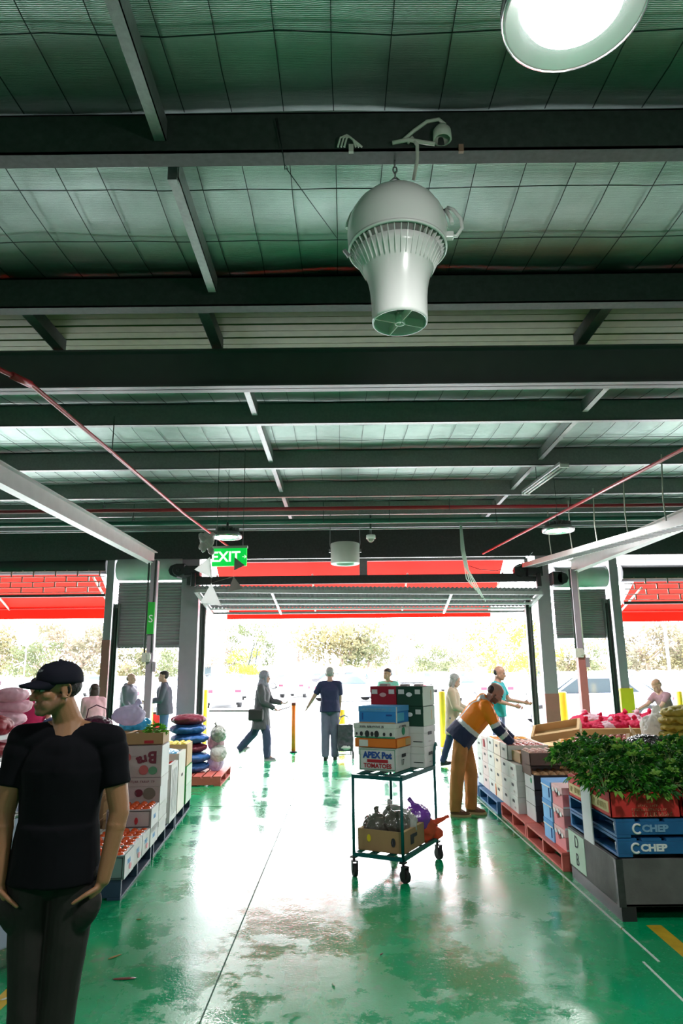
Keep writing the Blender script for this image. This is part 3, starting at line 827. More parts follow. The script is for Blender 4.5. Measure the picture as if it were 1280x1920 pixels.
def carton(label, loc, rz, w, d, h, m=K_white, group=None, open_=False, holes='R', lid=None, name='carton', cat='box', inner=None):
    t = thing(name, label, cat, loc, rz, group); DIM[t] = (w, d, h)
    f = MB(); th = .007
    if open_:
        f.b2((-w / 2, -d / 2, 0), (w / 2, d / 2, th))
        f.b2((-w / 2, -d / 2, 0), (w / 2, -d / 2 + th, h)); f.b2((-w / 2, d / 2 - th, 0), (w / 2, d / 2, h))
        f.b2((-w / 2, -d / 2, 0), (-w / 2 + th, d / 2, h)); f.b2((w / 2 - th, -d / 2, 0), (w / 2, d / 2, h))
        f.build('carton_body', m, t)
        f = MB(); f.b2((-w / 2 + th, -d / 2 + th, h - .006), (-w / 2 + .035, d / 2 - th, h)); f.b2((w / 2 - .035, -d / 2 + th, h - .006), (w / 2 - th, d / 2 - th, h))
        f.build('folded_rim', lid or m, t)
    else:
        f.b2((-w / 2, -d / 2, 0), (w / 2, d / 2, h)); f.build('carton_body', m, t, bevel=.004)
        f = MB(); lh = h * .32
        f.b2((-w / 2 - .004, -d / 2 - .004, h - lh), (w / 2 + .004, d / 2 + .004, h + .003)); f.build('lid', lid or m, t, bevel=.003)
    for c in holes:
        if c == 'R': MB().b2((w / 2 + .003, -.045, h * .58), (w / 2 + .0065, .045, h * .58 + .028)).build('hand_hole', K_ink, t)
        if c == 'L': MB().b2((-w / 2 - .0065, -.045, h * .58), (-w / 2 - .003, .045, h * .58 + .028)).build('hand_hole', K_ink, t)
        if c == 'F': MB().b2((-.04, -d / 2 - .0065, h * .6), (.04, -d / 2 - .003, h * .6 + .028)).build('hand_hole', K_ink, t)
    return t


def fpos(t, face, u, v, off):
    w, d, h = DIM[t]
    if face == 'F': return (u * w / 2, -d / 2 - off, v * h), FRONT
    if face == 'R': return (w / 2 + off, u * d / 2, v * h), RIGHT
    return (-w / 2 - off, -u * d / 2, v * h), LEFT


def panel(t, face, u0, u1, v0, v1, m, name='printed_panel', off=.005):
    w, d, h = DIM[t]; f = MB()
    if face == 'F': f.b2((u0 * w / 2, -d / 2 - off, v0 * h), (u1 * w / 2, -d / 2 - .001, v1 * h))
    elif face == 'R': f.b2((w / 2 + .001, u0 * d / 2, v0 * h), (w / 2 + off, u1 * d / 2, v1 * h))
    else: f.b2((-w / 2 - off, u0 * d / 2, v0 * h), (-w / 2 - .001, u1 * d / 2, v1 * h))
    return f.build(name, m, t)


def ltext(t, face, s, u, v, size, m, xs=1.0, off=.006, offset=0.0, name='lettering'):
    p, r = fpos(t, face, u, v, off); return text(s, size, p, r, m, t, name, xs=xs, offset=offset)


def glyphs(t, face, u, v, width, height, n, m, off=.0065, seed=0):
    """a row of unreadable print strokes"""
    q = random.Random(seed + n); p, r = fpos(t, face, u, v, off); f = MB(); cw = width / n; th = height * .09
    for i in range(n):
        if q.random() < .12: continue
        x0 = -width / 2 + i * cw + cw * .15; x1 = x0 + cw * .62; ys = [q.choice((-1, 0, 1)) * height * .42 for _ in range(3)]; z = .0006
        f.tube([(x0, -height * .45, z), (x0 + q.uniform(0, .2) * cw, height * .45, z)], th, 4)
        f.tube([(x0, ys[0], z), ((x0 + x1) / 2, ys[1], z), (x1, ys[2], z)], th, 4)
    for i, w_ in enumerate(f.v): f.v[i] = (w_[0], w_[1], max(-.0004, min(.0012, w_[2])))
    o = f.build('printed_lettering', m, t); o.location = p; o.rotation_euler = r; return o


def blob(t, face, u, v, rx, rz_, m, name='printed_fruit', off=.005, n=18):
    p, r = fpos(t, face, u, v, off); f = MB()
    pts = [(rx * math.cos(2 * PI * k / n) * (1 + .06 * math.sin(3 * k)), rz_ * math.sin(2 * PI * k / n)) for k in range(n)]
    f.add([(a, b, 0) for a, b in pts] + [(a, b, .0015) for a, b in pts], [tuple(range(n, 2 * n))] + [(k, (k + 1) % n, n + (k + 1) % n, n + k) for k in range(n)])
    o = f.build(name, m, t); o.location = p; o.rotation_euler = r; return o


def border(t, face, mg, th, m, off=.0055):
    w, d, h = DIM[t]; L_ = w if face == 'F' else d; f = MB(); a = L_ / 2 - mg; b0, b1 = mg, h - mg
    f.b2((-a, -.001, b0), (a, .001, b0 + th)); f.b2((-a, -.001, b1 - th), (a, .001, b1)); f.b2((-a, -.001, b0), (-a + th, .001, b1)); f.b2((a - th, -.001, b0), (a, .001, b1))
    o = f.build('printed_border', m, t); p, r = fpos(t, face, 0, 0, off); o.location = p; o.rotation_euler = (0, 0, r[2]); return o


def pallet(label, loc, rz, w, d, m=M_pblue, group=None, h=.145):
    t = thing('timber_pallet', label, 'pallet', loc, rz, group); DIM[t] = (w, d, h)
    n = 7; bw = w / n * .82
    f = MB()
    for i in range(n): x = -w / 2 + bw / 2 + (w - bw) * i / (n - 1); f.box((x, 0, h - .01), (bw, d, .02))
    f.build('deck_boards', m, t, bevel=.002)
    for y in (-d / 2 + .02, 0, d / 2 - .02):
        f = MB(); f.b2((-w / 2, y - .02, .018), (w / 2, y + .02, h - .02)); f.build('bearer', m, t, bevel=.003)
    f = MB()
    for x in (-w / 2 + .05, 0, w / 2 - .05): f.box((x, 0, .009), (.10, d, .018))
    f.build('bottom_boards', m, t, bevel=.002)
    return t


def sphere_mesh(name, r, m, squash=.92, dent=.12, n=14):
    f = MB(); f.ell((0, 0, 0), (r, r, r * squash), n)
    vs = []
    for v in f.v:
        x, y, z = v; rr_ = math.hypot(x, y) / r
        if z > 0: z -= dent * r * math.exp(-(rr_ / .35) ** 2) * 1.4
        vs.append((x * (1 + .03 * math.sin(5 * math.atan2(y, x))), y, z))
    f.v = vs
    me = f.mesh(name, m); return me


M_tom = mat('ripe_tomato_skin', (.85, .10, .02), .25, var=.3, scale=3, coat=.4); M_oran = mat('orange_peel', (.95, .38, .03), .45, bump=.2, bscale=150, var=.08)
M_peach = mat('peach_skin', (.90, .42, .22), .7, var=.45, scale=14, sub=.1); M_apple = mat('pink_apple_skin', (.80, .22, .20), .35, var=.5, scale=10, coat=.2); M_pap = mat('pale_pink_fruit', (.88, .48, .42), .5, var=.3, scale=12)
M_lem = mat('lemon_peel', (.95, .75, .05), .4, bump=.2, bscale=120); M_stalk = mat('green_stalk', (.08, .22, .03), .6)


def fruit_proto(kind, r, m, calyx=False):
    return (kind, r, sphere_mesh(kind, r, m), calyx)


F_tom = fruit_proto('tomato', .036, M_tom); F_peach = fruit_proto('peach', .036, M_peach); F_apple = fruit_proto('apple', .036, M_apple)
F_pale = fruit_proto('nectarine', .034, M_pap); F_oran = fruit_proto('orange', .038, M_oran); F_lem = fruit_proto('lemon', .034, M_lem)
F_capri = fruit_proto('capsicum', .045, mat('red_capsicum_skin', (.70, .03, .02), .2, coat=.5))


def fill(t, proto, z, label, group, layers=1, jit=.006, dens=1.0, mnd=.0):
    """fruit, one by one, over the top of an open carton"""
    kind, r, me, _ = proto; w, d, h = DIM[t]; M_ = Matrix.LocRotScale(t.location, t.rotation_euler, None)
    nx = max(1, int((w - .02) / (2.02 * r))); ny = max(1, int((d - .02) / (2.02 * r))); rr_ = random.Random(len(label) + nx)
    for lay in range(layers):
        off = (lay % 2) * r
        for i in range(nx - (lay % 2)):
            for j in range(ny - (lay % 2)):
                if rr_.random() > dens: continue
                x = -w / 2 + .01 + r + off + (w - .02 - 2 * r) * (i / max(1, nx - 1)) * (1 - off / w * 1.9); y = -d / 2 + .01 + r + off + (d - .02 - 2 * r) * (j / max(1, ny - 1)) * (1 - off / d * 1.9)
                o = bpy.data.objects.new(kind, me); col.objects.link(o)
                o.location = M_ @ Vector((x + rr_.uniform(-jit, jit) * .3, y + rr_.uniform(-jit, jit) * .3, z + r * .94 + lay * r * 1.35 + rr_.uniform(0, .006)))
                q = Euler((rr_.uniform(-.6, .6), rr_.uniform(-.6, .6), rr_.uniform(0, 6))); o.rotation_euler = q
                tag(o, label, kind, group)


# ---------------------------------------------------------------- the trolley and its load
CC = Vector((.46, 6.54, 0)); CRZ = -0.4834
CM = Matrix.Translation(CC) @ Matrix.Rotation(CRZ, 4, 'Z')
M_cart = mat('dark_teal_paint', (.0, .10, .10), .35, var=.2)
t = thing('platform_trolley', 'dark green two-deck trolley loaded with cartons in the middle of the floor', 'trolley', CC, CRZ)
hw, hl = .225, .40
for x, y in ((-hw, -hl), (hw, -hl), (hw, hl), (-hw, hl)):
    MB().tube([(x, y, .155), (x, y, .79)], .0135, 8).build('leg', M_cart, t)
    c = MB(); c.box((x, y, .148), (.05, .05, .012)); c.tube([(x, y, .145), (x, y, .115)], .012, 8)
    a = R(-35) + rnd.uniform(-.3, .3); dx, dy = .02 * math.cos(a), .02 * math.sin(a)
    n_ = Vector((-math.sin(a), math.cos(a), 0)); p = Vector((x + dx, y + dy, .05))
    c.box(p + n_ * .022 + Vector((0, 0, .03)), (.045, .005, .085), rz=a); c.box(p - n_ * .022 + Vector((0, 0, .03)), (.045, .005, .085), rz=a); c.box(p + Vector((0, 0, .07)), (.05, .05, .008), rz=a)
    c = c.build('caster', M_dark, t)
    wv = MB(); wv.tube([p - n_ * .016, p + n_ * .016], .05, 24).build('caster_wheel', M_blk, c)
for z, nm in ((.79, 'top_deck'), (.17, 'lower_deck')):
    f = MB()
    f.box((0, -hl, z), (2 * hw, .03, .03)); f.box((0, hl, z), (2 * hw, .03, .03)); f.box((-hw, 0, z), (.03, 2 * hl, .03)); f.box((hw, 0, z), (.03, 2 * hl, .03))
    for x in (-.08, .08): f.box((x, 0, z), (.04, 2 * hl, .02))
    for y in (-.15, .15): f.box((0, y, z - .012), (2 * hw, .03, .012))
    f.build(nm, M_cart, t)
f = MB()
f.tube([(hw, hl, .79), (hw, hl + .005, .90), (hw, hl + .03, .97), (hw, hl + .07, 1.0), (hw, hl + .10, .98), (0, hl + .10, .98), (-hw, hl + .10, .98), (-hw, hl + .07, 1.0), (-hw, hl + .03, .97), (-hw, hl + .005, .9), (-hw, hl, .79)], .0125, 8)
f.build('push_handle', M_cart, t)


def cl(x, y, z): return CM @ Vector((x, y, z))


z0 = .807
t = carton('white carton printed TOMATOES, lowest of the front stack on the trolley', cl(-.10, -.00, z0), CRZ, .37, .31, .195, K_white, holes='R')
border(t, 'F', .012, .004, K_inkg); ltext(t, 'F', 'APEX Pot', 0, .68, .072, K_inkb, xs=.95, off=.0062, offset=.004); panel(t, 'F', -.55, .55, .37, .50, K_inkr); ltext(t, 'F', 'TOMATOES', 0, .22, .052, K_inkr, xs=1.0, offset=.0015)
ltext(t, 'R', '17', -.2, .35, .07, K_ink)
t = carton('flat orange tray carton on the trolley, second from the bottom of the front stack', cl(-.11, -.01, z0 + .201), CRZ, .41, .33, .075, K_orange, open_=True, holes='')
panel(t, 'F', -.78, -.35, .1, .85, K_white, 'paper_label'); panel(t, 'R', -.95, .2, .05, .95, K('orange_bright', (.95, .30, .03)), 'printed_panel'); panel(t, 'R', .25, .95, .1, .9, K_tan)
fill(t, F_peach, .008, 'peach inside the flat orange tray on the trolley', 'peaches in the orange tray')
t = carton('low white carton with dark fruit drawings on the trolley', cl(-.12, -.01, z0 + .279), CRZ, .41, .32, .125, K('light_board', (.70, .70, .66)), holes='')
for u, r_ in ((-.85, .012), (-.62, .02), (-.34, .03), (-.1, .02), (.12, .03), (.48, .016), (.8, .016)): blob(t, 'F', u, .30, r_ * .75, r_, K_ink)
panel(t, 'F', -.98, .98, .03, .12, K_inkg); glyphs(t, 'F', -.1, .80, .26, .02, 22, K_ink); blob(t, 'R', .1, .45, .035, .035, K_inkg); glyphs(t, 'R', 0, .80, .16, .02, 9, K_ink)
t = carton('blue carton topping the front stack on the trolley', cl(-.10, .00, z0 + .409), CRZ, .37, .30, .145, K_blue, holes='', lid=K('blue_lid_print', (.10, .36, .72)))
glyphs(t, 'F', 0, .84, .30, .018, 24, K('pale_blue_ink', (.3, .45, .6)), off=.0075); panel(t, 'F', -.8, -.75, .2, .6, K_inkb); panel(t, 'F', .5, .8, .45, .52, K_inkb); panel(t, 'F', -.98, .98, .0, .06, K_tan); panel(t, 'R', -.8, .2, .1, .6, K('cyan_print', (.1, .45, .65))); panel(t, 'R', -.98, -.85, .0, .98, K_white)
# rear right stack
for i, (m, lab) in enumerate(((K_white, 'white carton with hand hole at the bottom of the rear trolley stack'), (K_white, 'white carton second in the rear stack, above the bottom white one'), (K_green, 'dark green carton third in the rear stack on the trolley'), (K_green, 'dark green carton topping the rear right stack on the trolley'))):
    t = carton(lab, cl(.085, .335, z0 + i * .181), CRZ, .26, .30, .177, m if i < 2 else K_green, holes='R' if i < 2 else '', lid=None)
    if i < 2: glyphs(t, 'R', 0, .25, .08, .012, 7, K_grey); panel(t, 'F', .2, .9, .25, .28, K_ink)
    else:
        panel(t, 'R', -.99, .99, .01, .99, K_pale, off=.006); panel(t, 'F', .45, .85, .62, .86, K_white, 'paper_label', off=.006); panel(t, 'F', -.85, -.4, .62, .86, K_white, 'paper_label', off=.006); blob(t, 'F', 0, .6, .03, .02, K_inkw, off=.007)
        panel(t, 'R', .35, .45, .3, .8, K_cream, off=.008)
    if i == 3: 
        for x in (-.07, .07): MB().b2((x - .035, -.12, .18), (x + .035, -.04, .20)).build('top_tab', K_grey, t)
for i, m in enumerate((K_white, K_white, K_brown, K_redb)):
    lab = ['white carton hidden low in the rear left stack on the trolley', 'second white carton hidden in the rear left stack on the trolley', 'brown carton under the crimson one on the trolley', 'crimson carton topping the rear left stack on the trolley'][i]
    t = carton(lab, cl(-.185, .335, z0 + i * .181), CRZ, .265, .30, .177, m, holes='')
    if i == 3:
        panel(t, 'F', -.9, -.45, .62, .86, K_white, 'paper_label', off=.006); panel(t, 'F', .45, .88, .62, .86, K_white, 'paper_label', off=.006); blob(t, 'F', 0, .58, .035, .02, K('pale_red_ink', (.7, .4, .4)), off=.007)
        MB().b2((-.05, -.12, .18), (.03, -.04, .205)).build('top_tab', K_grey, t)
# lower deck
t = carton('open brown carton of bagged produce on the lower deck of the trolley', cl(-.01, -.09, .187), CRZ, .43, .46, .17, K_brown, open_=True, holes='R', lid=K_tan)
blob(t, 'F', -.5, .6, .018, .03, K_yell); blob(t, 'F', .55, .5, .02, .035, K_ink); panel(t, 'R', -.4, -.1, .3, .75, K_ink)


def bag(label, c, r, m, seed, name='produce_bag', group=None, knot=True, n=7, wr=.012, cat='bag', rz=0, vox=.011):
    q = random.Random(seed); f = MB(); r = Vector(r)
    f.ell((0, 0, 0), r, 14)
    for i in range(n):
        a = q.uniform(0, 2 * PI); f.ell((r.x * .55 * math.cos(a), r.y * .55 * math.sin(a), q.uniform(-.2, .35) * r.z), r * q.uniform(.38, .55), 10)
    if knot:
        e = Vector((q.uniform(-.5, .5) * r.x, q.uniform(-.5, .5) * r.y, r.z * 1.08)); f.cone(e * .5, e, r.x * .4, r.x * .10, 8); f.cone(e * .97, e + Vector((q.uniform(-.3, .3) * r.x, q.uniform(-.3, .3) * r.x, r.x * .22)), r.x * .08, r.x * .22, 8)
    o = organic(f, name, m, None, vox, 2, wr, 14, seed=seed); o.location = c; o.rotation_euler = (0, 0, rz)
    return tag(o, label, cat, group)


M_clear = mat('cloudy_plastic', (.45, .45, .42), .15, var=.5, scale=9, coat=.6); M_dkbag = mat('dark_produce_in_film', (.13, .12, .10), .12, var=.7, scale=12, coat=.8)
M_purp = mat('purple_film', (.22, .06, .45), .2, var=.5, scale=12, coat=.6); M_onet = translucent('orange_red_net', (.9, .12, .05), .3, var=.4, scale=25)
bag('grey cloudy plastic bag at the left of the trolley lower carton', cl(-.12, -.16, .36), (.13, .12, .10), M_dkbag, 1)
bag('shiny dark filled bag in the middle of the trolley lower carton', cl(.06, -.14, .37), (.12, .11, .12), M_dkbag, 2)
bag('pale cloudy bag at the back of the trolley lower carton', cl(-.02, .03, .40), (.13, .10, .10), M_clear, 3)
bag('small shiny bag on the right side of the trolley lower carton', cl(.13, -.02, .36), (.075, .09, .10), M_clear, 4)
bag('purple film bag drooping behind the trolley lower carton', cl(.10, .24, .36), (.12, .11, .13), M_purp, 5)
bag('orange red net bag hanging over the trolley lower deck', cl(.15, .29, .27), (.10, .09, .12), M_onet, 6, n=9)
f = MB(); f.cone(cl(.19, .33, .30), cl(.34, .42, .37), .03, .012, 8); f.cone(cl(.2, .33, .3), cl(.24, .4, .2), .03, .06, 8); tag(organic(f, 'loose_netting', M_onet, None, .006, 2, .006, 20), 'loose tail of orange netting poking out behind the trolley', 'netting')

# ---------------------------------------------------------------- right row
XA = 1.87
y0 = 5.15
t = thing('timber_bin', 'big weathered grey timber bin at the near right with a mint label', 'crate', (XA + .60, y0 + .52, 0)); w_, d_, h_ = 1.2, 1.04, .36
M_bin = mat('weathered_grey_timber', (.13, .125, .12), .75, var=.6, scale=5, bump=.35, bscale=14)
f = MB(); 
for (a, b) in (((-w_ / 2, -d_ / 2), (w_ / 2, -d_ / 2 + .03)), ((-w_ / 2, d_ / 2 - .03), (w_ / 2, d_ / 2)), ((-w_ / 2, -d_ / 2), (-w_ / 2 + .03, d_ / 2)), ((w_ / 2 - .03, -d_ / 2), (w_ / 2, d_ / 2))): f.b2((*a, .09), (*b, .09 + h_ - .06))
f.b2((-w_ / 2, -d_ / 2, .09), (w_ / 2, d_ / 2, .11)); f.build('side_panels', M_bin, t, bevel=.004)
for x in (-w_ / 2 + .06, 0, w_ / 2 - .06): MB().b2((x - .05, -d_ / 2, 0), (x + .05, d_ / 2, .09)).build('skid', M_dark, t)
f = MB(); f.b2((-w_ / 2 - .004, -d_ / 2 - .006, .09), (-w_ / 2 + .045, -d_ / 2 + .03, .39)); f.build('corner_strap', M_dsteel, t)
f = MB(); f.b2((-w_ / 2 - .004, .12, .11), (-w_ / 2, .50, .375)); lb = f.build('mint_label', K_mint, t)
text('D', .13, (-w_ / 2 - .006, .30, .31), LEFT, K_ink, t, 'lettering'); text('B', .13, (-w_ / 2 - .006, .30, .18), LEFT, K_ink, t, 'lettering')
zt = .40
for i, lab in enumerate(('lower blue pallet with white lettering on the big timber bin', 'upper blue pallet with faded lettering under the red cartons')):
    t = pallet(lab, (XA + .61, y0 + .52, zt + i * .125), 0, 1.165, 1.02, M_pblue, h=.12)
    k = (K_inkw, K('faded_white_ink', (.22, .40, .60)))[i]
    xl = W(1190 + 6 * i, 1590, Y=y0).x - (XA + .61)
    text('CHEP', .062, (xl + .135, -.513, .058), FRONT, k, t, offset=.003, xs=1.2)
    f = MB(); f.tube([(.030 * math.cos(R(a)), 0, .030 * math.sin(R(a))) for a in range(45, 330, 15)], .008, 6); lg = f.build('ring_logo', K_inkw, t); lg.location = (xl + .01, -.514, .058)
    for y in (-.49, .02): text('CHEP', .022, (-.589, y, .07), (PI / 2, -PI / 2, -PI / 2), K_inkw, t, 'bearer_lettering')
zt2 = zt + .25
redc = []
for j, (x, y, lab) in enumerate(((XA + .25, y0 + .22, 'red carton with cream print at the near corner under the leafy greens'), (XA + .76, y0 + .22, 'red carton second from the aisle under the leafy greens'), (XA + .25, y0 + .73, 'red carton with cream side stripe behind the corner one'), (XA + .76, y0 + .73, 'red carton at the back right of the greens pallet'))):
    t = carton(lab, (x, y, zt2), 0, .49, .40 if j < 2 else .42, .17, K_red2, open_=True, holes=''); redc.append(t)
    if j < 2:
        for v, wd, n_, hh_ in ((.62, .06, 4, .014), (.48, .16, 11, .018), (.33, .25, 15, .020), (.15, .33, 16, .030)): glyphs(t, 'F', .1, v, wd, hh_, n_, K('salmon_ink', (.75, .28, .18)), seed=int(v * 100))
    if j in (0, 2): panel(t, 'L', -.85, .85, .18, .62, K_cream); glyphs(t, 'L', 0, .4, .30, .045, 9, K('tan_print', (.62, .45, .2)))
    if j == 1: panel(t, 'F', -.9, -.86, .15, .85, K_cream, off=.006)
tag(MB().b2((XA - .022, y0 + .36, .40), (XA - .014, y0 + .56, .80)).build('paper_sheet', K('plain_white_paper', (.85, .85, .87))), 'blank white paper sheet hanging on the stacked blue pallets', 'paper')

# leafy greens
M_leaf = [translucent('dark_leaf', (.02, .13, .015), .25, .45, var=.4, scale=8), translucent('mid_leaf', (.06, .29, .02), .3, .45, var=.4, scale=8), translucent('pale_leaf', (.28, .52, .08), .3, .5, var=.3, scale=8)]
M_stem = mat('pale_green_stem', (.30, .42, .16), .5)


def greens_proto(seed, nl=95, R_=.17):
    q = random.Random(seed); f = MB(); s_ = MB()
    for i in range(nl):
        a = q.uniform(0, 2 * PI); el = q.uniform(.05, 1.35); d = Vector((math.cos(a) * math.cos(el), math.sin(a) * math.cos(el), math.sin(el) * .8))
        L_ = R_ * q.uniform(.55, 1.15); tip = d * L_ + Vector((0, 0, -.05 * math.cos(el) ** 2))
        if i < 26: s_.tube([(0, 0, -.06), d * L_ * .5, tip], .0025, 4)
        side = d.cross(Vector((0, 0, 1))).normalized(); up = side.cross(d).normalized()
        tw = Matrix.Rotation(q.uniform(-1.2, 1.2), 3, d); side = tw @ side; up = tw @ up
        ll, ww = q.uniform(.05, .085), q.uniform(.022, .036); droop = q.uniform(.0, .6); mi = 0 if q.random() < .45 else (1 if q.random() < .8 else 2)
        for lb in (-1, 0, 1):
            dd = (Matrix.Rotation(lb * .75, 3, up) @ d); sd = dd.cross(up).normalized(); sc = 1 if lb == 0 else .72
            P_ = []
            for k, wd in ((0, .1), (.35, 1), (.7, .8), (1, .05)):
                c = tip + dd * ll * k * sc - Vector((0, 0, 1)) * droop * ll * k * k * sc + up * .008 * math.sin(k * 5)
                P_ += [c + sd * ww * wd * sc * .62 + up * .004, c - up * .004, c - sd * ww * wd * sc * .62 + up * .004]
            fs = []
            for k in range(3): fs += [(3 * k, 3 * k + 1, 3 * k + 4, 3 * k + 3), (3 * k + 1, 3 * k + 2, 3 * k + 5, 3 * k + 4)]
            f.add(P_, fs, mi=mi, smooth=True)
    return f.mesh('leaves', M_leaf), s_.mesh('stems', M_stem)


gp = [greens_proto(s_) for s_ in (1, 2, 3, 4)]
q = random.Random(11); gi = 0
glab = ['on the near edge of the red cartons', 'in the middle of the red cartons', 'along the back of the red cartons']
for row, (gy, gz, n) in enumerate(((y0 + .06, .84, 8), (y0 + .26, .90, 8), (y0 + .50, .95, 8), (y0 + .74, .98, 8), (y0 + .98, .95, 7))):
    for i in range(n):
        x = XA + .0 + 1.18 * i / (n - 1) + q.uniform(-.03, .03)
        g_ = glab[0 if row == 0 else (1 if row < 3 else 2)]
        lab = 'bunch of leafy dark greens ' + g_
        if i == 0: lab = ['bunch of greens drooping over the near aisle corner', 'bunch of greens second back along the aisle edge', 'bunch of greens above the white paper sheet', 'bunch of greens fourth back along the aisle edge', 'bunch of greens at the far aisle corner of the pallets'][row]
        t = thing('bunch_of_greens', lab, 'vegetable', (x, gy + q.uniform(-.03, .03), gz + q.uniform(-.02, .03) + .03 * math.sin(i * 1.3)), q.uniform(0, 6), None if i == 0 else 'leafy greens ' + g_)
        me = gp[gi % 4]; gi += 1; t.scale = [q.uniform(.72, .95)] * 3
        for nm, m_ in (('leaves', me[0]), ('stems', me[1])): o = bpy.data.objects.new(nm, m_); col.objects.link(o); o.parent = t

# red pallet with pink and blue cartons
pr = pallet('red painted pallet under the pink and blue cartons', (XA + .53, 6.93, 0), 0, 1.1, 1.18, M_pred, h=.145)
for i in range(3):
    lab = ['lowest', 'middle', 'topmost'][i]
    t = carton(lab + ' pink carton beside the blue pallets, on the red pallet', (XA + .22, 6.52, .146 + i * .172), 0, .38, .30, .168, K_pinkp, holes='L', lid=K('pink_and_white', (.88, .55, .55)))
    for u, v in ((-.6, .75), (.1, .8), (.6, .7)): blob(t, 'L', u, v, .03, .02, K_inkw, 'printed_flower', off=.008)
    blob(t, 'L', 0, .55, .02, .02, K_inkr, off=.009); blob(t, 'F', -.3, .6, .05, .04, K_inkw, 'printed_flower', off=.008); panel(t, 'F', -.99, .99, .01, .1, K_inkw, off=.006)
    t = carton(lab + ' light blue carton behind the pink ones, on the red pallet', (XA + .21, 6.83, .146 + i * .172), 0, .38, .29, .168, K_lblue, holes='', lid=K('light_blue_lid', (.10, .35, .75)))
    panel(t, 'L', -.7, -.6, .2, .7, K_inkb, off=.006); panel(t, 'L', -.98, .98, .72, .78, K_inkw, off=.0075)
# apples stack
for i in range(3):
    t = carton(['lowest', 'middle', 'topmost'][i] + ' black carton of the RED APPLES stack', (XA + .36, 7.72, .147 + i * .152), 0, .52, .36, .148, K_black, holes='L', open_=(i == 2), lid=K_black)
    panel(t, 'L', -.99, .99, .01, .99, K('off_white_side', (.66, .66, .66)), off=.007)
    if i < 2: ltext(t, 'F', 'RED', -.42, .70, .045, K('grey_ink', (.40, .40, .42)), off=.0065); ltext(t, 'F', 'APPLES', -.1, .25, .060, K('grey_ink', (.40, .40, .42)), off=.0065)
    else: blob(t, 'F', 0, .5, .13, .05, K('plum_print', (.16, .01, .10)), off=.0065); blob(t, 'L', .5, .6, .03, .03, K_inkg, off=.009)
    if i == 2: fill(t, F_peach, .105, 'blushed peach in the black carton below the dark brown tray', 'peaches in the black carton')
pallet('red painted pallet under the black apple cartons', (XA + .53, 8.10, 0), 0, 1.1, 1.12, M_pred, h=.145)
t = carton('dark brown tray of fruit above the black apple cartons', (XA + .36, 7.80, .68), 0, .54, .36, .13, K_brd, open_=True, holes='', lid=K_tan)
glyphs(t, 'F', 0, .55, .13, .02, 7, K('tan_ink', (.35, .25, .2))); fill(t, F_pale, .09, 'pale pink nectarine in the dark brown tray on the apple stack', 'nectarines in the dark tray')
MB().b2((-.27, -.18, -.10), (-.26, .18, 0)).build('corner_post', K_brd, t); MB().b2((.26, -.18, -.10), (.27, .18, 0)).build('corner_post', K_brd, t)

# white cartons along the aisle, stepping up toward the worker
wl = [(8.15, 3, .165), (8.52, 4, .165), (8.90, 4, .165), (9.28, 4, .165), (9.66, 4, .16), (10.04, 3, .2)]
pallet('blue pallet under the white cartons beside the worker', (XA + .5, 9.28, 0), 0, 1.1, 1.10, M_pblue, h=.14)
pallet('far blue pallet at the end of the right row', (XA + .5, 10.48, 0), 0, 1.1, 1.15, M_pblue, h=.14)
names_ = ['nearest', 'second', 'third', 'fourth', 'fifth', 'farthest']; lv = ['lowest', 'second lowest', 'third up', 'topmost']
for k, (y, n, hh) in enumerate(wl):
    for i in range(n):
        m = [K_white, K_white, K('ivory_board', (.78, .72, .60)), K_white, K('blush_board', (.75, .60, .60)), K_white][k]
        t = carton('%s white carton in the %s stack along the right aisle' % (lv[i if i < n - 1 else 3], names_[k]), (XA + .26, y, .143 + i * (hh + .004)), 0, .48, .365, hh, m, holes='L', open_=(i == n - 1 and k in (1, 2, 3)))
        if k == 2 and i == 0: panel(t, 'L', .8, .95, .1, .9, K_orange, off=.008)
        if k == 4 and i == 3: panel(t, 'L', -.2, .35, .2, .8, K_inkr, off=.009)
        if k == 0: glyphs(t, 'L', .5, .3, .08, .02, 5, K_grey, off=.009)
        if i == n - 1 and k in (1, 2, 3): fill(t, [None, F_apple, F_pale, F_oran][k], hh * .62, ['', 'pink apple in the open white carton by the worker', 'pale nectarine in the open white carton by the worker', 'orange in the open white carton by the worker'][k], ['', 'apples by the worker', 'nectarines by the worker', 'oranges by the worker'][k])

# tilted display trays on the inner stacks
def tray(label, loc, rot, w, d, h, m, proto=None, flab='', fgrp='', flap=None, lid=None):
    t = carton(label, loc, 0, w, d, h, m, open_=True, holes='', name='fruit_tray', cat='tray', lid=lid)
    t.rotation_euler = rot
    if proto: fill(t, proto, h * .35, flab, fgrp)
    if flap:
        for s_ in flap:
            f = MB(); f.b2((0, -d / 2, 0), (.14, d / 2, .005)); o = f.build('flap', m, t); o.location = (s_ * w / 2, 0, h); o.rotation_euler = (0, -R(50) if s_ > 0 else R(230), 0)
    return t


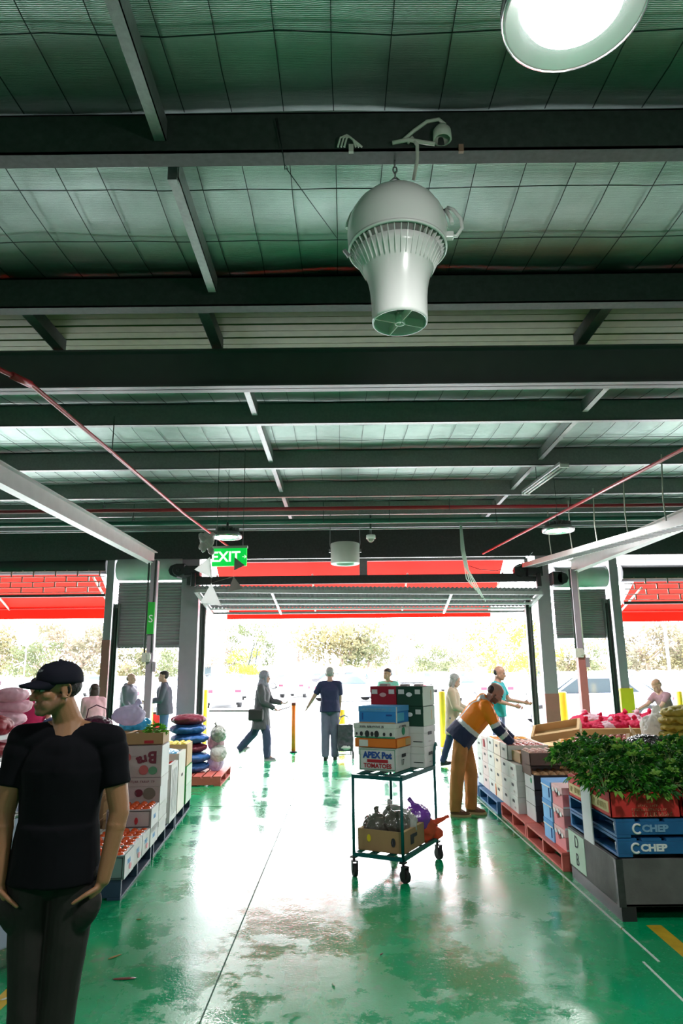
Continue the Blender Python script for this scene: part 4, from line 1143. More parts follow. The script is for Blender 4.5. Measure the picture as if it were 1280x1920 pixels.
inner = [(XA + .80, 7.6, .58), (XA + .80, 8.0, .70), (XA + .82, 8.55, .62), (XA + .85, 9.3, .66), (XA + 1.5, 7.6, .6), (XA + 1.5, 8.4, .66), (XA + 1.5, 9.3, .7), (XA + 2.2, 8.0, .7), (XA + 2.2, 9.2, .75), (XA + .9, 10.4, .62)]
il = ['beside the apple stack', 'behind the apple stack', 'inside the second white stack', 'inside the third white stack', 'under the open brown tray', 'under the long tilted tray', 'under the back tray', 'far to the right behind the greens', 'at the far right under the red net bags', 'at the far end near the doorway']
for k, (x, y, z) in enumerate(inner[1:], 1):
    for i in range(3):
        carton('%s plain brown carton %s' % (['lowest', 'middle', 'topmost'][i], il[k]), (x + (.04 if k < 4 else 0), y + .02, .142 + i * (z - .142) / 3), 0, .50 if k < 4 else .56, .40 if k in (1, 2) else .5, (z - .142) / 3 - .006, K_tan, holes='')
pallet('blue pallet under the inner brown cartons of the right row', (XA + 1.75, 8.65, 0), 0, 1.15, 2.1, M_pblue, h=.14)
tray('long brown tray of red apples tilted beside the dark tray', (XA + .98, 7.98, .80), (R(14), R(-5), R(-28)), .62, .38, .10, K_brown, F_apple, 'red apple in the long tilted brown tray', 'apples in the long tray')
tray('brown tray of oranges tilted above the long apple tray', (XA + 1.02, 8.62, .73), (R(10), R(-6), R(-22)), .60, .38, .10, K_tan, F_oran, 'orange in the upper tilted brown tray', 'oranges in the upper tray')
tray('open brown carton with raised flaps behind the leafy greens', (XA + 1.50, 7.55, .80), (R(6), R(4), R(-20)), .50, .40, .12, K_tan, F_lem, 'yellow lemon in the open flapped carton', 'lemons in the flapped carton', flap=(-1, 1))
tray('large tan carton lid leaning on the fruit trays', (XA + .92, 9.35, .84), (R(16), R(-10), R(-24)), .62, .42, .10, K_tan, None)
tray('white edged tray of peaches near the worker', (XA + .30, 8.15, .66), (0, 0, R(2)), .46, .34, .11, K_brown, F_peach, 'peach in the tray on the nearest white stack', 'peaches on the nearest stack')
t = carton('salmon coloured open crate at the right edge behind the greens', (3.45, 6.85, .76), 0, .5, .4, .22, K('salmon_board', (.85, .35, .25)), open_=True, holes='')
for i in range(4): carton(['lowest', 'second', 'third', 'topmost'][i] + ' brown carton under the salmon crate', (3.45, 6.85, .002 + i * .189), 0, .52, .42, .184, K_tan, holes='')
carton('white lined open carton just behind the greens', (XA + 1.1, 6.62, .60), 0, .5, .36, .25, K_white, open_=True, holes='')
for i in range(3): carton(['lowest', 'middle', 'topmost'][i] + ' brown carton below the white lined one', (XA + 1.1, 6.62, .147 + i * .151), 0, .5, .36, .146, K_tan, holes='')
for x, y, z, lab in ((XA + 1.9, 6.7, .0, ''),): pass

# net bags, sheets and sacks at the back right
M_netp = translucent('crimson_net', (.70, .01, .08), .35, var=.6, scale=18); M_netw = translucent('pink_white_net', (.85, .50, .58), .35, var=.5, scale=14); M_olive = mat('olive_net_sacks', (.30, .24, .03), .6, var=.8, scale=16)
M_bbag = mat('black_plastic_film', (.025, .022, .025), .25, var=.4, coat=.4); M_wbag = translucent('white_plastic_film', (.75, .75, .72), .4, var=.15)
q = random.Random(5)
for i in range(13):
    px = 1088 + (i % 7) * 24 + q.uniform(-5, 5); Y = 10.0 + (i // 7) * .5; p = W(px, 1362 - (i // 7) * 9 + q.uniform(-4, 4), Y=Y)
    m = (M_netp, M_netw)[(i * 5 % 3) == 1]
    bag(('crimson' if m is M_netp else 'pale pink') + ' net bag in the heap behind the right trays', p, (.17, .15, .09), m, 20 + i, group=('crimson' if m is M_netp else 'pale pink') + ' net bags at the back right', n=6, wr=.02, name='net_bag')
for i in range(3):
    carton(['lowest', 'middle', 'topmost'][i] + ' brown carton under the crimson net bags', (4.1, 10.35, .002 + i * .29), 0, 2.0, 1.1, .285, K_tan, holes='')
p = W(1212, 1398, Y=7.4); bag('crumpled black plastic sheet lying behind the greens', p, (.22, .18, .10), M_bbag, 50, n=9, wr=.03, name='plastic_sheet', knot=False)
for i in range(4): carton(['lowest', 'second', 'third', 'topmost'][i] + ' brown carton under the black plastic sheet', (p.x + .05, 7.55, .142 + i * .155), 0, .5, .42, .15, K_tan, holes='')
p = W(1238, 1375, Y=8.2); bag('big white plastic bag left of the olive sacks', p, (.20, .16, .22), M_wbag, 51, n=8, wr=.03)
for i in range(4): carton(['lowest', 'second', 'third', 'topmost'][i] + ' white carton under the big white plastic bag', (p.x + .1, 8.25, .002 + i * .17), 0, .5, .45, .165, K_white, holes='')
for i in range(5):
    p = W(1272, 1392 - i * 14, Y=8.0)
    bag(['lowest', 'second', 'middle', 'fourth', 'topmost'][i] + ' olive net sack in the pile at the right edge', (p.x + .1, 8.0, p.z), (.30, .22, .075), M_olive, 60 + i, knot=False, n=8, wr=.02, name='net_sack', cat='sack')
for i in range(4): carton(['lowest', 'second', 'third', 'topmost'][i] + ' brown carton under the olive net sacks', (4.05, 8.9 - .85, .002 + i * .185), 0, .6, .5, .18, K_tan, holes='')
# ---------------------------------------------------------------- left row
LA = Vector((-1.69, 5.69, 0)); LU = Vector((-.0708, .9975, 0)); LV = Vector((-.9975, -.0708, 0)); LRZ = math.atan2(.0708, .9975)


def LP(s_, t_, z=0): return LA + LU * s_ + LV * t_ + Vector((0, 0, z))


def lc(label, s0, d, z, w, h, m=K_white, t0=0, **k):
    return carton(label, LP(s0 + d / 2, t0 + w / 2, z), LRZ, w, d, h, m, **k)


def side(t, c=None):
    panel(t, 'R', -.7, -.66, .15, .85, K('pale_grey_ink', (.5, .5, .55)), off=.0065)


pz = .146
pallet('dark blue pallet at the near end of the left row', LP(.60, .60), LRZ, 1.16, 1.16, M_pdk)
pallet('dark blue pallet second along the left row', LP(1.86, .60), LRZ, 1.16, 1.18, M_pdk)
pallet('dark blue pallet third along the left row', LP(3.06, .60), LRZ, 1.16, 1.14, M_pdk)
M_side = K('white_printed_side', (.80, .80, .80))
for j, (s0, lab) in enumerate(((0.01, 'nearest open tomato carton on the left row, greenish front'), (.33, 'second open tomato carton along the left row'), (.65, 'third open tomato carton along the left row'))):
    t = lc(lab, s0, .31, pz, .40, .17, K_dkgreen2 if j == 0 else K_white, open_=True, holes='', lid=K_white)
    if j == 0: panel(t, 'R', -.995, .995, .0, .995, M_side, off=.004); blob(t, 'F', .35, .5, .03, .05, K_ink); border(t, 'F', .012, .004, K_ink)
    glyphs(t, 'R', -.1, .62, .13, .04, 5, K_lblue); blob(t, 'R', .15, .32, .04, .022, K('rose_ink', (.85, .35, .40)), off=.0065)
    fill(t, F_tom, .115, 'ripe tomato in the %s open carton of the left row' % ['nearest', 'second', 'third'][j], 'tomatoes in the %s carton' % ['nearest', 'second', 'third'][j], layers=1)
    t2 = lc(['nearest', 'second', 'third'][j] + ' tomato carton of the inner left line', s0, .31, pz, .40, .17, K_white, t0=.41, open_=True, holes='')
for j in range(2):
    t = lc(['lower pinkish carton with tomato drawings, left row', 'upper pinkish carton with tomato drawings under loose tomatoes, left row'][j], .98, .34, pz + j * .164, .40, .16, K_grey, open_=(j == 1), holes='', lid=K_white)
    panel(t, 'R', -.995, .995, 0, .995, M_side, off=.004); border(t, 'F', .012, .004, K_ink); blob(t, 'F', -.1, .78, .018, .018, K_inkb); blob(t, 'F', .35, .4, .016, .03, K_inkr); blob(t, 'F', -.4, .6, .05, .02, K('tomato_print', (.75, .12, .05))); glyphs(t, 'F', -.15, .4, .07, .02, 5, K_ink); glyphs(t, 'R', -.1, .5, .13, .04, 5, K_lblue)
    if j == 1: fill(t, F_tom, .112, 'tomato in the raised carton of the left row', 'tomatoes in the raised carton')
# stack with pineapple print and the big brand print
for j in range(2):
    t = lc(['hidden white carton at the base of the print stack, left row', 'second hidden white carton of the print stack, left row'][j], 1.36, .40, pz + j * .146, .40, .142, K_white, holes='')
t = lc('pinkish carton with a round fruit drawing in the left row', 1.36, .40, pz + .295, .40, .245, K_grey, holes='')
panel(t, 'R', -.995, .995, 0, .995, M_side, off=.004); panel(t, 'R', -.995, .995, .7, 1.0, M_side, off=.008); glyphs(t, 'F', 0, .87, .30, .022, 17, K_maroon); blob(t, 'F', .5, .42, .06, .055, K('melon_print', (.18, .15, .12))); blob(t, 'F', .0, .45, .04, .035, K_maroon); blob(t, 'F', -.4, .4, .06, .045, K('melon_pale', (.5, .38, .38)))
t = lc('carton with dark upside down lettering and two round fruit drawings', 1.36, .40, pz + .545, .40, .29, K_grey, holes='')
panel(t, 'R', -.995, .995, 0, .995, M_side, off=.006)
tt = ltext(t, 'F', 'B', .58, .66, .15, K_maroon, offset=.006, off=.0075); tt.rotation_euler = (PI / 2, PI, 0)
tt = ltext(t, 'F', 'ra', .08, .55, .12, K_maroon, offset=.006, off=.0075); tt.rotation_euler = (PI / 2, R(165), 0)
blob(t, 'F', .18, .24, .045, .045, K('red_fruit_print', (.45, .10, .10)), off=.0075); blob(t, 'F', .62, .22, .042, .038, K('green_fruit_print', (.10, .26, .15)), off=.007); blob(t, 'F', -.75, .65, .06, .05, K('red_fruit_print', (.45, .10, .10)), off=.0075)
t = lc('open brown carton with white garlic bulbs topping the left row', 1.40, .36, pz + .845, .36, .11, K_brown, open_=True, holes='', lid=K_tan)
panel(t, 'F', .0, .5, .1, .35, K_inkr); fill(t, fruit_proto('garlic_bulb', .026, mat('garlic_skin', (.82, .78, .72), .6)), .04, 'white garlic bulb in the open brown carton on the left row', 'garlic bulbs', dens=.6)
t = thing('head_of_lettuce', 'bright green lettuce on top of the left row cartons', 'vegetable', LP(1.55, .10, 1.11)); t.scale = (.75, .75, .6)
gl = greens_proto(9, 80, .13); 
ml = [translucent('lettuce_leaf', (.12, .40, .02), .3, .45, var=.4), translucent('lettuce_leaf_pale', (.35, .62, .08), .3, .45, var=.3), M_leaf[1]]
me = gl[0].copy(); me.materials.clear(); [me.materials.append(x) for x in ml]; o = bpy.data.objects.new('leaves', me); col.objects.link(o); o.parent = t
# tall white cartons
t = lc('tall white carton with a pictured grey panel on the front, left row', 1.98, .42, pz, .42, .58, K_white, holes='', open_=True)
panel(t, 'F', .05, .75, .30, .80, K('light_grey_panel', (.45, .45, .50)), off=.004); blob(t, 'F', .4, .68, .035, .035, K_maroon, off=.006); blob(t, 'F', .42, .42, .04, .04, K_inkg, off=.006)
for u in (-.6, -.2, .2, .6): panel(t, 'R', u, u + .03, .1, .9, K('pale_grey_ink', (.5, .5, .55)), off=.004)
fill(t, F_capri, .49, 'red capsicum in the tall white carton of the left row', 'capsicums in the tall carton')
t = lc('taller white carton with blue film on top, left row', 2.45, .50, pz, .44, .64, K('cream_board', (.74, .72, .64)), holes='R', open_=True)
bag('blue plastic film bulging from the taller white carton', LP(2.7, .2, pz + .60), (.18, .22, .07), mat('blue_film', (.10, .45, .85), .3, var=.4, scale=12, coat=.3), 70, knot=False)
t = lc('tan carton under the bright blue bag in the left row', 2.5, .44, pz, .42, .72, K_tan, t0=.47, holes='F')
t = lc('open brown carton on top of the tan one, left row', 2.5, .44, pz + .725, .42, .16, K_brown, t0=.47, open_=True, holes='')
p = LP(2.65, .55, 1.10); bag('bright blue plastic bag on the open brown carton', p, (.19, .14, .09), mat('blue_film_bright', (.02, .38, .80), .3, var=.4, scale=12, coat=.3), 71, knot=False)
# green and yellow printed cartons at the far end
for j in range(2):
    t = lc(['lower green and yellow printed carton at the far end of the left row', 'upper green printed carton at the far end of the left row'][j], 3.05, .45, pz + j * .212, .46, .208, K_lgreen, holes='')
    panel(t, 'R', -.995, .995, 0, .995, K_pale, off=.006); blob(t, 'F', .2, .6, .07, .06, K_yell if j == 0 else K_inkw); panel(t, 'F', -.9, .4, .5, .9, K_yell if j == 0 else K_lgreen); blob(t, 'F', .6, .4, .03, .05, K_inkg)
t = lc('tall tan carton with yellow fruit on the green ones, left row', 3.05, .45, pz + .43, .46, .25, K_tan, open_=True, holes='')
fill(t, F_lem, .20, 'lemon in the tall tan carton at the end of the left row', 'lemons in the tall tan carton')
# inner left line: cartons behind the man and odd bags
for k, (s_, t_, n, hh, m) in enumerate(((1.1, .50, 4, .2, K_brown), (1.7, .55, 5, .19, K_tan), (2.2, .95, 5, .18, K_white), (3.1, .7, 4, .2, K_brown))):
    for i in range(n): carton('%s carton of the %s inner stack behind the left row' % (['lowest', 'second', 'third', 'fourth', 'fifth'][i], ['near brown', 'middle tan', 'white', 'far brown'][k]), LP(s_, t_ + .22, pz + i * (hh + .002)), LRZ, .42, .42 if k < 3 else .4, hh - .002, m, holes='')
M_plum = mat('plum_net_sack', (.10, .01, .045), .45, var=.7, scale=20); M_lil = translucent('lilac_white_film', (.72, .66, .86), .35, var=.3)
bag('plum coloured net bag with handles on the left cartons', LP(1.75, .75, 1.17), (.15, .14, .08), M_plum, 72, knot=False)
tag(MB().tube([LP(1.75, .86, 1.20), LP(1.75, .84, 1.32), LP(1.75, .76, 1.36), LP(1.75, .66, 1.32), LP(1.75, .64, 1.20)], .006, 6).build('bag_handle', M_plum), 'looped handle standing over the plum net bag', 'handle')
bag('white and lilac plastic bag beside the plum net bag', LP(1.75, .42, 1.25), (.17, .14, .10), M_lil, 73)
bag('navy plastic bag behind the shoulder of the near man', LP(1.75, 1.15, 1.17), (.15, .14, .08), mat('navy_film', (.04, .06, .22), .3, var=.4, coat=.4), 74, knot=False)
for i in range(5): carton(['lowest', 'second', 'third', 'fourth', 'topmost'][i] + ' brown carton under the navy bag', LP(1.75, 1.19, pz + i * .192), LRZ, .40, .42, .188, K_brown, holes='')

# red pallet with sacks near the doorway, left
a = W(410, 1475, Z=0)
RP = Vector((a.x - .52, a.y + .62, 0)); pallet('red painted pallet with blue sacks near the doorway', RP, R(2), 1.04, 1.2, M_pred, h=.14)
M_bs = mat('blue_sack', (.03, .12, .36), .5, var=.5, scale=6); M_ms = mat('maroon_sack', (.16, .01, .03), .5, var=.5, scale=8)
q = random.Random(8)
for i in range(6):
    m = (M_bs, M_bs, M_ms, M_bs, M_bs, M_ms)[i]
    bag(['bottom blue', 'second blue', 'third maroon', 'fourth blue', 'fifth blue', 'topmost maroon'][i] + ' sack of the pile on the red pallet', RP + Vector((-.08 + q.uniform(-.03, .03), -.05, .215 + i * .145)), (.34 - .01 * i, .30, .085), m, 80 + i, knot=False, n=6, wr=.012, name='produce_sack', cat='sack', vox=.015)
for i in range(4): bag('pale striped plastic bag draped on the right of the blue sacks', RP + Vector((.33 + .06 * (i % 2), .1 - .1 * (i % 2), .26 + i * .15)), (.13, .15, .13), (M_lil, M_wbag, M_netw, M_clear)[i], 90 + i, n=7, wr=.02, group='pale bags by the blue sacks')

# far left: wire shelves with red net bags
t = thing('display_rack', 'white edged rack full of red produce behind the near man', 'rack', (-3.68, 6.2, 0))
for z in (.62, .96, 1.14): MB().b2((-1.2, -.45, z), (.80, .45, z + .035)).build('shelf', K('white_shelf', (.85, .85, .88)), t)
for x in (-1.15, .75):
    for y in (-.4, .4): MB().b2((x - .02, y - .02, 0), (x + .02, y + .02, 1.2)).build('post', M_steel, t)
M_rb = mat('deep_red_bags', (.28, .005, .02), .5, var=.6, scale=12)
for k, z in enumerate((.655, .995)):
    for i in range(6): bag('deep red bag on the %s shelf of the left rack' % ['lower', 'upper'][k], (-4.68 + i * .33, 6.1, z + (.11 if k == 0 else .06)), (.16, .22, .11 if k == 0 else .065), M_rb, 100 + i + 10 * k, knot=False, group='deep red bags on the %s shelf' % ['lower', 'upper'][k], name='net_bag', vox=.015)
for i in range(6): bag('crimson bag lying on the top of the left rack', (-4.68 + i * .33, 6.15, 1.245), (.16, .22, .09), M_rb, 120 + i, knot=False, group='crimson bags on the top shelf', name='net_bag', vox=.015)
for k in range(7):
    for i in range(5):
        if k > 4 and i > 4 - (k - 4): continue
        bag('pink and white net bag stacked high at the left edge', (-5.35 + i * .36 + q.uniform(-.04, .04), 8.4 + q.uniform(-.05, .05), .90 + k * .135), (.20, .2, .085), (M_netw, M_netw, translucent('orange_red_bag', (.85, .12, .08), .3, var=.5, scale=9))[(i + k * 2) % 3 if k > 4 else (i + k) % 2], 140 + i + 7 * k, knot=False, group='pink and white net bags at the left', name='net_bag', vox=.016)
t = thing('display_table', 'plain table under the pink net bags at the far left', 'table', (-4.8, 8.45, 0))
MB().b2((-1.1, -.45, .74), (1.5, .45, .80)).build('tabletop', K_white, t)
for x in (-1.05, 1.45):
    for y in (-.4, .4): MB().b2((x - .025, y - .025, 0), (x + .025, y + .025, .74)).build('leg', M_steel, t)
carton('white carton with black print at the far left edge behind the man', (-2.95, 5.4, .62), R(4), .5, .45, .20, K_grey, open_=True, holes='')
for i in range(3): carton(['lowest', 'middle', 'topmost'][i] + ' carton in the stack left of the near man', (-2.95, 5.4, .002 + i * .205), R(4), .5, .45, .20, (K_brown, K_white, K_yell)[i], holes='F')
# blue-grey wheeled bin beside the near man
t = thing('wheeled_tub', 'pale blue-grey wheeled tub cut by the left edge of the photo', 'trolley', (-2.22, 4.62, 0), R(-24))
M_tub = mat('blue_grey_plastic', (.34, .38, .50), .45, var=.15)
f = MB(); f.b2((-.40, -.35, .17), (.40, .35, .21)); f.box((-.0, -.36, .53), (.82, .02, .70), rx=R(3)); f.box((-.0, .36, .53), (.82, .02, .70), rx=R(-3)); f.box((-.41, 0, .53), (.02, .74, .70)); f.box((.41, 0, .53), (.02, .74, .70))
f.build('tub_body', M_tub, t, bevel=.01)
f = MB(); f.tube([(-.42, -.38, .88), (.42, -.38, .88), (.42, .38, .88), (-.42, .38, .88)], .018, 8, closed=True); f.build('rim', M_steel, t)
for x in (-.34, .34):
    for y in (-.28, .28): 
        c = MB().b2((x - .03, y - .035, .06), (x + .03, y + .035, .17)).build('caster', M_dark, t); MB().tube([(x, y - .02, .06), (x, y + .02, .06)], .06, 20).build('caster_wheel', M_blk, c)

# small litter on the wet floor
M_lt = mat('dead_leaf', (.30, .22, .08), .7); f_ = [(215, 1795, .05, .9), (233, 1836, .07, .1), (22, 1870, .06, .8), (260, 1725, .02, 0), (715, 1790, .02, 1), (625, 1848, .02, 2), (1165, 1742, .02, 1)]
for i, (px, py, L_, a) in enumerate(f_):
    p = W(px, py, Z=0); f = MB(); f.ell((0, 0, .004), (L_, L_ * .22, .004), 10)
    o = f.build('leaf_scrap', (M_lt, mat('wet_red_brown_scrap', (.18, .05, .04), .3), mat('pale_leaf_scrap', (.62, .66, .55), .6))[i % 3], loc=p, rot=(0, 0, a)); tag(o, ['pale stem scrap on the wet floor right of the near man', 'dark red scrap on the floor right of the near man', 'pale leaf on the green floor at the bottom left', 'tiny scrap near the near left pallet', 'tiny brown scrap below the trolley', 'tiny scrap on the bottom middle of the floor', 'tiny pale scrap under the timber bin'][i], 'litter')
# ================================================================ people
def V(*a): return Vector(a)


def dirv(pitch, yaw):
    """pitch 0 = hanging straight down, 90 = level; yaw 0 = forward (-Y), 90 = toward the figure's left (+X)"""
    p, y = R(pitch), R(yaw); return V(math.sin(p) * math.sin(y), -math.sin(p) * math.cos(y), -math.cos(p))


HS = [1.0]


def hand(f, wr, d, pn, s, curl=25, side=1, spread=1.0, thumb_in=.4):
    """palm, five separate fingers and a thumb from the wrist wr along d; pn = palm normal"""
    d = d.normalized(); pn = (pn - d * pn.dot(d)).normalized(); w = d.cross(pn).normalized() * side
    rot = Matrix((w, d, pn)).transposed()
    f.ell(wr + d * .045 * s, (.040 * s, .050 * s, .016 * s), 12, rot=rot); f.ell(wr + d * .012 * s, (.029 * s, .03 * s, .019 * s), 10, rot=rot)
    for i, (u, L_, r) in enumerate(((.030, .88, .0082), (.0105, 1.0, .0085), (-.0095, .94, .0082), (-.028, .74, .0072))):
        p = wr + d * (.078 - abs(i - 1.2) * .004) * s + w * u * s; dd = (d + w * u * 2.2 * spread).normalized(); ang = R(curl * (.55 + .1 * i))
        f.cap(p - dd * .02 * s, p, r * s, r * s, 8)
        for L2, k in ((.042, 1.0), (.027, .95), (.021, .85)):
            ax = dd.cross(pn).normalized(); dd = (Matrix.Rotation(-ang, 3, ax) @ dd).normalized(); q = p + dd * L2 * L_ * s
            if (dd.dot(pn)) < -0.0 and curl > 0: pass
            f.cap(p, q, r * k * s, r * k * .9 * s, 8); p = q; ang = R(curl)
    b = wr + d * .022 * s + w * .026 * s; t1 = (d * .65 + w * .75 + pn * thumb_in).normalized(); t2 = (d * .9 + w * .35 + pn * thumb_in * 1.2).normalized()
    f.cap(b, b + t1 * .04 * s, .0125 * s, .0105 * s, 8); f.cap(b + t1 * .04 * s, b + t1 * .04 * s + t2 * .030 * s, .0105 * s, .009 * s, 8); e = b + t1 * .04 * s + t2 * .03 * s
    f.cap(e, e + t2 * .024 * s, .009 * s, .0078 * s, 8)


def head(f, c, M3, s, detail=True):
    s = s * HS[0]
    def P(x, y, z): return c + M3 @ V(x * s, y * s, z * s)
    def E(x, y, z, rx, ry, rz_, n=16): f.ell(P(x, y, z), (rx * s, ry * s, rz_ * s), n, rot=M3)
    E(0, .012, .042, .077, .097, .083, 22); E(0, -.045, .045, .061, .048, .062); E(0, -.043, -.028, .056, .052, .068)
    f.cap(P(.054, .0, -.045), P(.020, -.074, -.092), .024 * s, .021 * s); f.cap(P(-.054, .0, -.045), P(-.020, -.074, -.092), .024 * s, .021 * s); E(0, -.080, -.092, .025, .018, .018)
    E(0, -.03, -.075, .045, .05, .035)
    for x in (-1, 1):
        E(x * .043, -.064, -.018, .022, .024, .022); E(x * .076, .004, -.002, .006, .017, .028); E(x * .079, -.004, -.026, .007, .009, .010); E(x * .030, -.066, -.060, .026, .026, .032)
        f.tube([P(x * (.079 + .009 * (.5 + .5 * math.sin(a_))), .010 + .020 * math.sin(a_), .0 + .033 * math.cos(a_)) for a_ in [R(-40 + 230 * i / 10) for i in range(11)]], .0052 * s, 8)
        f.cap(P(x * .012, -.094, .018), P(x * .046, -.078, .022), .0095 * s, .008 * s); E(x * .0125, -.106, -.034, .0095, .011, .0085)
    f.cone(P(0, -.092, .014), P(0, -.120, -.030), .008 * s, .0125 * s, 12); f.ell(P(0, -.117, -.031), .0125 * s, 10)
    f.cap(P(-.018, -.095, -.058), P(.018, -.095, -.058), .0068 * s, .0068 * s, 8); f.cap(P(-.015, -.094, -.070), P(.015, -.094, -.070), .0075 * s, .0075 * s, 8); E(0, -.100, -.060, .012, .008, .006)


def cloth_sleeve(f, pts, rs, n=18):
    for i in range(len(pts) - 1):
        f.cone(pts[i], pts[i + 1], rs[i], rs[i + 1], n)
        if i: f.ell(pts[i], rs[i] * 1.0, n)
    f.ell(pts[0], rs[0], n)


def shoe(t, an, fwd, m, sole, s, pitch=0, name='shoe'):
    fwd = V(fwd.x, fwd.y, 0).normalized(); side = fwd.cross(V(0, 0, 1)); M3 = Matrix((side, -fwd, V(0, 0, 1))).transposed() @ Matrix.Rotation(R(pitch), 3, 'X')
    def P(x, y, z): return an + M3 @ V(x * s, y * s, z * s)
    f = MB(); f.ell(P(0, .015, -.045), (.040 * s, .055 * s, .045 * s), 12, rot=M3); f.ell(P(0, -.09, -.058), (.046 * s, .09 * s, .030 * s), 14, rot=M3); f.cap(P(0, .01, .0), P(0, -.05, -.04), .042 * s, .036 * s); f.cone(P(0, .005, .02), P(0, .0, -.03), .047 * s, .044 * s)
    o = organic(f, name, m, t, .008 * s, 3)
    f = MB(); pl = [(0.0, .068), (.03, .06), (.036, .02), (.034, -.04), (.046, -.10), (.044, -.15), (.025, -.182), (0, -.19)]; pl = pl + [(-x, y) for x, y in reversed(pl[1:-1])]
    vs = [P(x, y, -.092) for x, y in pl] + [P(x, y, -.068) for x, y in pl]; n = len(pl)
    f.add(vs, [tuple(range(n)), tuple(range(n, 2 * n))] + [(k, (k + 1) % n, n + (k + 1) % n, n + k) for k in range(n)]); f.build('sole', sole, o)
    return o


def face_paint(o, c, M3, s, skin_i, lip_i, brow_i, beard_i=None):
    Mi = M3.inverted(); me = o.data; s = s * HS[0]
    for p in me.polygons:
        q = Mi @ (p.center - c) / s
        if abs(q.z) > .2: continue
        if q.y < -.07 and abs(q.x) < .021 and -.078 < q.z < -.052 and lip_i is not None: p.material_index = lip_i
        elif q.y < -.065 and .008 < abs(q.x) < .048 and .016 + .1 * max(0, .03 - abs(q.x)) * 0 < q.z < .027 and brow_i is not None: p.material_index = brow_i
        elif beard_i is not None and q.y < -.012 + .25 * (q.z + .03) * 0 and q.z < -.040 and q.z > -.125 and not (q.y < -.07 and abs(q.x) < .03 and q.z > -.044): p.material_index = beard_i
        elif beard_i is not None and -.03 < q.y < .01 and -.05 < q.z < -.005 and abs(q.x) > .05 and q.y < -.005: p.material_index = beard_i


def skin_mat(name, c):
    m = mat('skin_' + name, c, .5, var=.12, scale=18, sub=.12, bump=.08, bscale=220); return m


